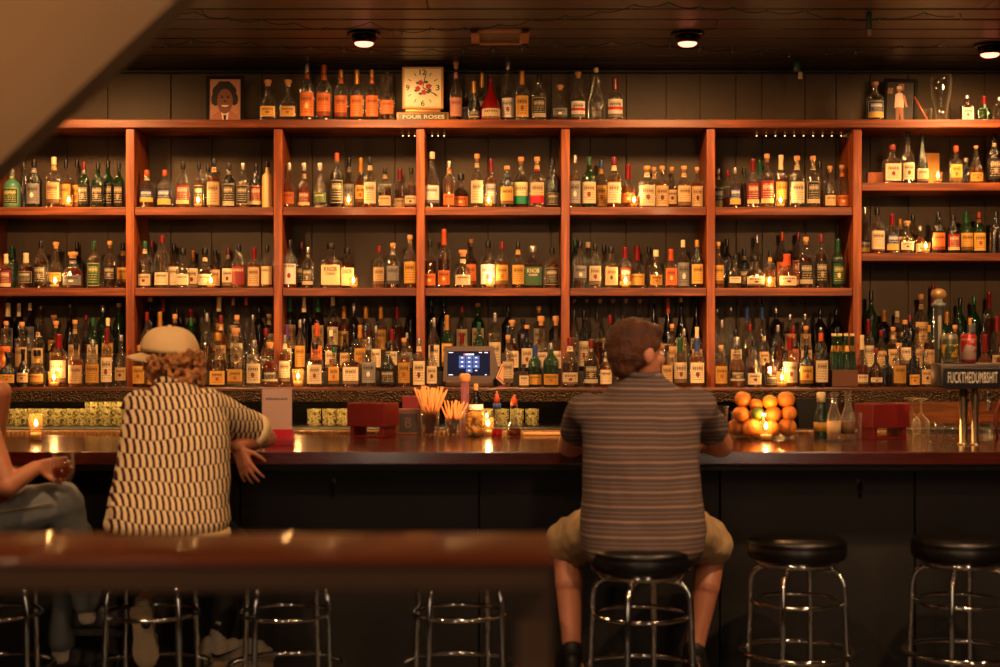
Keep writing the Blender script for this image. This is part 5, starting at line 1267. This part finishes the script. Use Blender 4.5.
def collar2(bm):
    pts = [Vector((math.cos(t) * .07, math.sin(t) * .068, .008 * math.cos(t * 2) - .012 * math.sin(t))) for t in [2 * PI * k / 24 for k in range(24)]]
    c = Q(641, 377, 5.63); tube(bm, [c + p for p in pts], .013, 8, True)
attach(mk('collar', collar2, col2, p2), p2)
beige = mat('beige cotton', lin((.72, .6, .43)), .85, var=.12, vscale=10, bump=.2, bscale=90)
def shorts2(bm):
    loft(bm, [(X(642, 5.5), 5.55, z, rx, .125) for z, rx in ((.815, .19), (.85, .21), (.88, .205), (.91, .19))])
    for Hh, K in ((HIPL, KNL), (HIPR, KNR)):
        d = (K - Hh); capsule(bm, Hh + Vector((0, 0, -.0)), Hh + d * .93 + Vector((0, -.02, 0)), .11, .095)
sh2 = attach(blob('shorts', shorts2, .01, beige, p2, 3, .013, 12), p2)
cut_ends(sh2, [(Hh + (K - Hh) * .96, (K - Hh).normalized(), .16) for Hh, K in ((HIPL, KNL), (HIPR, KNR))])
hairm2 = mat('short brown hair', lin((.32, .165, .075)), .6, var=.5, vscale=18, bump=.8, bscale=160)
def hair2(bm):
    P = lambda x, y, z: HC2 + HM2 @ Vector((x, y, z)) * 1.09
    S_ = lambda *r: tuple(q * 1.09 for q in r)
    ellipsoid(bm, P(0, .022, .042), S_(.084, .098, .086), HM2); ellipsoid(bm, P(0, .04, .0), S_(.074, .076, .07), HM2); ellipsoid(bm, P(0, .05, -.045), S_(.052, .052, .045), HM2)
    ellipsoid(bm, P(0, -.045, .088), S_(.06, .045, .03), HM2)
    for q in (-1, 1): ellipsoid(bm, P(q * .068, .0, .04), S_(.018, .045, .03), HM2); 
attach(blob('hair', hair2, .006, hairm2, p2, 2, .005, 40), p2)
def shoe(bm, heel, toe, up, w=.045):
    heel, toe, up = Vector(heel), Vector(toe), Vector(up).normalized(); d = toe - heel
    for t, r, h in ((0.06, .036, .03), (.22, .036, .03), (.42, .038, .024), (.62, .044, .016), (.8, .044, .008), (.92, .036, .0)):
        c = heel + d * t; capsule(bm, c + up * (r * .97 + .002), c + up * (r + .012 + h), r * .97, r * .75, 12, 3)
def sole(bm, heel, toe, up):
    heel, toe, up = Vector(heel), Vector(toe), Vector(up).normalized(); d = (toe - heel); s = d.cross(up).normalized()
    ring = [(-.0, .5), (.03, .85), (.12, .95), (.3, .8), (.5, .82), (.7, 1.02), (.85, .95), (.96, .6), (1.01, .2)]
    P = [(t, w_) for t, w_ in ring] + [(t, -w_) for t, w_ in ring[::-1]]
    lo = [bm.verts.new(heel + d * t + s * w_ * .046 - up * .006) for t, w_ in P]; hi = [bm.verts.new(heel + d * t + s * w_ * .047 + up * .018) for t, w_ in P]
    bm.faces.new(lo); bm.faces.new(hi[::-1])
    for i in range(len(P)): bm.faces.new((lo[i], hi[i], hi[(i + 1) % len(P)], lo[(i + 1) % len(P)]))
def make_shoe(parent, heel, toe, up, m1, m2, lab=None):
    o = blob('shoe', lambda bm: shoe(bm, heel, toe, up), .006, m1, parent, 2); attach(o, parent)
    if lab: o['label'] = lab
    q = mk('sole', lambda bm: sole(bm, heel, toe, up), m2, o, False); q.matrix_parent_inverse = INV(parent); q.matrix_parent_inverse = Matrix()
    # solid sub-part shares the shoe's frame
    return o, q
blackc = mat('black canvas', lin((.08, .07, .07)), .6)
def sockm(bm, A, d, L=.07): capsule(bm, A, A + d * L, .042, .045)
for A, dx in ((ANL, -.03), (ANR, .05)):
    attach(mk('sock', lambda bm: capsule(bm, A + Vector((0, 0, .01)), A + Vector((0, .02, -.05)), .041, .044), blackc, p2), p2)
    make_shoe(p2, A + Vector((0, -.05, -.105)), A + Vector((dx, .21, -.115)), (0, 0, 1), blackc, mat('black rubber', lin((.12, .11, .1)), .5), 'black low shoe resting on the foot ring')
# ================= man in the cream cap
p1 = empty('person', (X(154, 5.5), 5.5, 0), 0, 'seated man in cream cap and cream-and-brown patterned short-sleeved shirt', 'person')
sk1 = skinm('skin tanned', (.68, .42, .3))
T1_ = 5.7
HC1 = Q(169, 361, 5.76); HM1 = head_frame(HC1, (-.93, .36, -.12), 0)
SH1R, SH1L = Q(209, 408, 5.7), Q(140, 408, 5.68)
EL1R = Vector((X(266, 5.97), 5.97, BZ + .05)); WR1R = Q(237, 446, 5.77)
EL1L = Vector((X(140, 6.0), 6.0, BZ + .045)); WR1L = Vector((X(166, 6.2), 6.2, BZ + .05))
KN1L, KN1R = Q(118, 548, 5.93), Q(232, 545, 5.93)
AN1L, AN1R = Q(143, 600, 5.62), Q(221, 632, 5.78)
HP1L, HP1R = Vector((X(150, 5.5), 5.52, .9)), Vector((X(182, 5.5), 5.52, .9))
def body1(bm):
    head(bm, HC1, HM1, 1.0)
    capsule(bm, Q(176, 380, 5.75), Q(176, 396, 5.7), .056, .066)
    loft(bm, [(X(174, 5.6), 5.52 + (z - .84) * .35, z, rx, ry) for z, rx, ry in ((.84, .14, .1), (.95, .16, .11), (1.1, .16, .1), (1.25, .15, .09), (1.31, .1, .07))])
    for S, E, W in ((SH1L, EL1L, WR1L), (SH1R, EL1R, WR1R)): capsule(bm, S, E, .048, .042); capsule(bm, E, W, .042, .027)
    hand(bm, WR1R, (.42, -.15, -.95), (.3, .9, -.1), 1, (.1, .3, .25), .16, .95, .6)
    hand(bm, WR1L, WR1L - EL1L, (0, 0, -1), 1, (.25, .3, .3))
    capsule(bm, AN1L + Vector((0, 0, .0)), AN1L + Vector((0, .1, .1)), .036, .05)
attach(blob('body', body1, .0052, sk1, p1, 2), p1)
withp(lambda: face_bits(HC1, HM1, p1), p1)
def shirt1(bm):
    rows = [(166, 531, .215, .16), (167, 522, .232, .17), (168, 505, .222, .16), (172, 475, .214, .14), (174, 445, .206, .13), (174, 420, .196, .118), (174, 408, .17, .105), (174, 398, .125, .088), (175, 389, .088, .075), (175, 383, .066, .062)]
    loft(bm, [(X(px, 5.5 + (531 - py) * .0013), 5.5 + (531 - py) * .0014, Z(py, 5.5 + (531 - py) * .0007), rx, ry) for px, py, rx, ry in rows], 32, 2.5)
    capsule(bm, SH1R, SH1R.lerp(EL1R, .76), .078, .072); capsule(bm, SH1L, SH1L.lerp(EL1L, .7), .075, .064)
    capsule(bm, SH1L + Vector((.03, 0, 0)), SH1R + Vector((-.03, 0, 0)), .062, .066)
    ellipsoid(bm, (X(128, 5.5), 5.5, Z(512, 5.5)), (.075, .12, .075))
s1 = attach(blob('shirt', shirt1, .009, KNIT, p1, 4, .007, 8), p1)
cut_ends(s1, [(SH1R.lerp(EL1R, .76), (EL1R - SH1R).normalized(), .16), (SH1L.lerp(EL1L, .76), (EL1L - SH1L).normalized(), .13)])
crm = mat('cream rib trim', lin((.9, .8, .6)), .8, bump=.2, bscale=200)
def band_(bm, c, d, r, w_):
    d = Vector(d).normalized(); up = Vector((0, 0, 1)); a = d.cross(up).normalized(); b2 = d.cross(a)
    ra, rb = [], []
    for k in range(28):
        t = 2 * PI * k / 28; o = a * math.cos(t) * r + b2 * math.sin(t) * r; ra.append(bm.verts.new(c + o)); rb.append(bm.verts.new(c + d * w_ + o * .99))
    ia, ib = [bm.verts.new(c + (v.co - c) * .9) for v in ra], [bm.verts.new(c + d * w_ + (v.co - c - d * w_) * .9) for v in rb]
    for k in range(28):
        j = (k + 1) % 28; bm.faces.new((ra[k], ra[j], rb[j], rb[k])); bm.faces.new((ia[k], ib[k], ib[j], ia[j])); bm.faces.new((rb[k], rb[j], ib[j], ib[k])); bm.faces.new((ra[k], ia[k], ia[j], ra[j]))
dd = (EL1R - SH1R).normalized()
attach(mk('cuff', lambda bm: band_(bm, SH1R.lerp(EL1R, .7), dd, .075, .045), crm, p1), p1)
def hem(bm): loft(bm, [(X(178, 5.5), 5.5, Z(y_, 5.5), rx, .138) for y_, rx in ((541, .17), (539, .186), (534, .192), (529, .188))], 32, 2.5)
attach(mk('hem', hem, crm, p1), p1)
def collar1(bm):
    c = Q(176, 384, 5.73); tube(bm, [c + Vector((math.cos(t) * .066, math.sin(t) * .064, .004 - .012 * math.sin(t))) for t in [2 * PI * k / 24 for k in range(24)]], .017, 8, True)
attach(mk('collar', collar1, KNIT, p1), p1)
blackp_ = mat('black trousers', lin((.06, .055, .055)), .8, bump=.15)
def pants1(bm):
    loft(bm, [(X(168, 5.5), 5.53, z, rx, .15) for z, rx in ((.815, .17), (.86, .19), (.92, .19), (.96, .17))])
    for Hh, K, A in ((HP1L, KN1L, AN1L), (HP1R, KN1R, AN1R)):
        capsule(bm, Hh, K, .1, .078); capsule(bm, K, A + (K - A).normalized() * .015, .075, .046)
attach(blob('trousers', pants1, .01, blackp_, p1, 3, .006, 9), p1)
capm = mat('cream cap cotton', lin((.9, .76, .54)), .8, var=.05, bump=.15, bscale=120)
HMC = HM1 @ Matrix.Rotation(-.1, 3, 'X'); CC = HC1 + HM1 @ Vector((0, .012, .054))
def cap(bm):
    for z0, rr_ in ((0, 1),):
        rings = []
        for i in range(11):
            t = i / 10 * PI / 2 * .995; r = math.cos(t) ** .72; z = math.sin(t) * .1
            rings.append([bm.verts.new(CC + HMC @ Vector((math.cos(a) * .099 * r * (1 + .012 * math.cos(6 * a)), math.sin(a) * .116 * r * (1 + .012 * math.cos(6 * a)), z - .022 + .012 * math.sin(a) * (1 - i / 10) * -1))) for a in [2 * PI * k / 36 for k in range(36)]])
        for a, b2 in zip(rings, rings[1:]):
            for k in range(36): bm.faces.new((a[k], a[(k + 1) % 36], b2[(k + 1) % 36], b2[k]))
        bm.faces.new(rings[-1]); bm.faces.new(rings[0][::-1])
cp = attach(mk('cap', cap, capm, p1), p1)
def brim(bm):
    A, B = [], []
    for i in range(7):
        q = i / 6; ra, rb = [], []
        for k in range(17):
            a = PI + (k / 16) * PI; x = math.cos(a) * (.095 - .004 * q); y0 = math.sin(a) * .105; y1 = math.sin(a) * .192 * (1 if abs(math.cos(a)) < .9 else .9)
            y = y0 + (y1 - y0) * q; z = -.02 - .014 * q - .012 * (x / .088) ** 2 * (1 + q)
            ra.append(bm.verts.new(CC + HMC @ Vector((x, y, z + .003)))); rb.append(bm.verts.new(CC + HMC @ Vector((x, y, z))))
        A.append(ra); B.append(rb)
    for G_ in (A, B):
        for a, b2 in zip(G_, G_[1:]):
            for k in range(16): bm.faces.new((a[k], a[k + 1], b2[k + 1], b2[k]))
    for k in range(16): bm.faces.new((A[-1][k], A[-1][k + 1], B[-1][k + 1], B[-1][k]))
br = mk('brim', brim, capm, cp)
mk('button', lambda bm: ellipsoid(bm, CC + HMC @ Vector((0, 0, .079)), (.009, .009, .005)), capm, cp)
hairm1 = mat('curly auburn hair', lin((.66, .43, .22)), .7, var=.5, vscale=35, bump=1, bscale=90)
def hair1(bm):
    rs = random.Random(9)
    for k in range(420):
        a = rs.uniform(-.55, PI + .55); z = rs.uniform(-.1, .035); r = 1 + rs.uniform(-.08, .16)
        if z < -.03 and (a < .2 or a > PI - .2): continue
        ellipsoid(bm, HC1 + HM1 @ Vector((math.cos(a) * .087 * r, .018 + math.sin(a) * .106 * r, z - .008)), (rs.uniform(.007, .012),) * 3)
    ellipsoid(bm, HC1 + HM1 @ Vector((0, .03, -.01)), (.08, .085, .07), HM1)
attach(blob('hair', hair1, .0045, hairm1, p1, 1), p1)
off = mat('off white sneaker', lin((.75, .68, .56)), .6, var=.1, bump=.1); solem = mat('gum white sole', lin((.78, .68, .52)), .6, var=.15, vscale=20)
s_, so = make_shoe(p1, Q(141, 606, 5.56), Q(147, 668, 5.6), (.0, 1, .15), off, solem, 'off-white sneaker with its sole turned back')
mk('sole_mark', lambda bm: lathe(bm, [(-.002, .016), (-.0, .019), (0, .012)], 20), blackc, s_, loc=Q(146, 624, 5.545) , rot=(PI / 2, 0, 0))
AN = AN1R
attach(mk('sock', lambda bm: capsule(bm, AN + Vector((.0, .0, .03)), AN + Vector((-.02, -.01, -.06)), .034, .037), mat('white sock', lin((.8, .74, .64)), .85, bump=.2, bscale=150), p1), p1)
s_, so = make_shoe(p1, AN + Vector((-.06, -.02, -.115)), AN + Vector((.2, -.02, -.125)), (0, 0, 1), off, solem, 'off-white sneaker with a dark curved mark on the side')
def swoosh(bm):
    b0 = AN + Vector((.0, -.066, -.075)); pts = [(.1, .035), (.03, .0), (.0, -.012), (-.02, -.008), (-.025, .01), (-.012, .0), (.004, .0), (.03, .008)]
    f_ = [bm.verts.new(b0 + Vector((x, -.002, z))) for x, z in pts]; k_ = [bm.verts.new(b0 + Vector((x, .006, z))) for x, z in pts]
    bm.faces.new(f_); bm.faces.new(k_[::-1])
    for i in range(len(pts)): j = (i + 1) % len(pts); bm.faces.new((f_[i], k_[i], k_[j], f_[j]))
mk('side_mark', swoosh, blackc, s_, False)
# ================= person at the edge, in jeans, holding a glass
p3 = empty('person', (X(-18, 5.5), 5.5, 0), 0, 'seated person in blue jeans and red top holding a glass on the knee', 'person')
sk3 = skinm('skin warm', (.78, .5, .34))
WR3 = Q(36, 468, 5.47); EL3 = Q(8, 486, 5.40); SH3 = Q(-22, 395, 5.5); G3 = Q(63, 466, 5.405)
HC3 = Q(-32, 362, 5.55); HM3 = head_frame(HC3, (.95, .3, 0))
HP3, KN3, AN3 = Q(-30, 520, 5.52), Q(62, 503, 5.56), Q(88, 600, 5.7)
def body3(bm):
    head(bm, HC3, HM3); capsule(bm, Q(-38, 385, 5.55), Q(-40, 400, 5.55), .05, .06)
    loft(bm, [(X(-48, 5.5), 5.55, z, rx, ry) for z, rx, ry in ((.86, .1, .14), (1.0, .1, .14), (1.2, .1, .15), (1.3, .07, .12))])
    capsule(bm, SH3, EL3, .04, .037); capsule(bm, EL3, WR3, .041, .027)
    capsule(bm, SH3 + Vector((-.02, .3, 0)), Q(-10, 470, 5.9), .045, .04); capsule(bm, Q(-10, 470, 5.9), Q(25, 470, 5.95), .038, .027)
    hand(bm, Q(25, 470, 5.95), (1, 0, 0), (0, 0, -1), 1, (.3, .3, .3))
    hand(bm, WR3 , (.98, .02, .1), (.0, -1, .0), 1, (.2, .5, .6), .05, .95, .5)
attach(blob('body', body3, .005, sk3, p3, 2), p3)
withp(lambda: face_bits(HC3, HM3, p3), p3)
redm = mat('red cotton top', lin((.6, .06, .08)), .8, bump=.2)
def top3(bm):
    loft(bm, [(X(-48, 5.5), 5.55, z, rx, ry) for z, rx, ry in ((.84, .14, .18), (.92, .14, .18), (1.1, .125, .165), (1.25, .12, .17), (1.33, .08, .13))])
    ellipsoid(bm, (X(-14, 5.5), 5.5, Z(492, 5.5)), (.1, .1, .07))
attach(blob('top', top3, .009, redm, p3, 3, .006), p3)
jean = mat('washed blue denim', lin((.47, .48, .46)), .85, var=.22, vscale=8, bump=.3, bscale=220)
def jeans3(bm):
    loft(bm, [(X(-34, 5.5), 5.54, z, rx, ry) for z, rx, ry in ((.8, .15, .17), (.86, .16, .18), (.93, .15, .17))])
    capsule(bm, HP3, KN3, .105, .082); capsule(bm, KN3, AN3, .078, .055)
    k2 = Q(72, 535, 5.86); capsule(bm, HP3 + Vector((0, .2, -.02)), k2, .1, .078); capsule(bm, k2, Q(62, 640, 5.8), .074, .055)
j3 = attach(blob('jeans', jeans3, .009, jean, p3, 3, .01, 11), p3)
def seam3(bm):
    a, c = HP3 + Vector((.03, -.106, .02)), KN3 + Vector((0, -.088, .012)); tube(bm, [a.lerp(c, k / 8) for k in range(9)], .003, 6)
mk('seam', seam3, mat('tan stitching', lin((.6, .5, .36)), .8), j3)
hairm3 = mat('dark hair', lin((.12, .07, .05)), .6, bump=.5)
def hair3(bm):
    P = lambda x, y, z: HC3 + HM3 @ Vector((x, y, z)); ellipsoid(bm, P(0, .025, .04), (.088, .1, .085), HM3); ellipsoid(bm, P(0, .07, -.04), (.07, .05, .1), HM3)
attach(blob('hair', hair3, .007, hairm3, p3, 2, .005, 30), p3)
for A in (AN3, Q(62, 640, 5.8)):
    attach(mk('sock', lambda bm: capsule(bm, A + Vector((0, 0, .02)), A + Vector((0, 0, -.06)), .04, .042), _m['white sock'], p3), p3)
    make_shoe(p3, A + Vector((-.05, 0, -.12)), A + Vector((.2, 0, -.125)), (0, 0, 1), blackc, _m['black rubber'])
gl3 = empty('whisky_tumbler', (G3.x, G3.y, G3.z - .055), 0, 'short round glass with amber drink and ice held over the jeans', 'glass')
mk('glass_wall', lambda bm: lathe(bm, [(0, .026), (.01, .036), (.04, .042), (.1, .037), (.1, .034), (.04, .039), (.014, .033), (.012, .003)], 26), clearg, gl3)
mk('drink', lambda bm: lathe(bm, [(.014, .031), (.04, .0375), (.05, .0372)], 24), LIQ['a'], gl3)
# ------------------------------------------------------------------ camera, world
cam = bpy.data.cameras.new('camera'); co = bpy.data.objects.new('camera', cam); COL.objects.link(co)
co.location = (0, 0, H); co.rotation_euler = (PI / 2, 0, 0)
cam.sensor_width = 36; cam.lens = 36 * F / 1000; cam.shift_y = (HY - 333.5) / 1000
cam.clip_start = .05
cam.dof.use_dof = True; cam.dof.focus_distance = 8.45; cam.dof.aperture_fstop = 2.3
sc.camera = co
w_ = bpy.data.worlds.new('World'); sc.world = w_; w_.use_nodes = True
w_.node_tree.nodes['Background'].inputs[0].default_value = (1, .6, .35, 1); w_.node_tree.nodes['Background'].inputs[1].default_value = .018
sc.view_settings.view_transform = 'Standard'; sc.view_settings.look = 'None'; sc.view_settings.gamma = 1
sc.view_settings.use_curve_mapping = False; sc.view_settings.exposure = EXPO
c = sc.cycles
c.max_bounces = 10; c.diffuse_bounces = 3; c.glossy_bounces = 3; c.transmission_bounces = 4; c.transparent_max_bounces = 40
c.sample_clamp_indirect = 4; c.sample_clamp_direct = 0; c.caustics_reflective = False; c.caustics_refractive = False
c.use_denoising = True; c.use_adaptive_sampling = False
try: c.use_light_tree = True
except Exception: pass
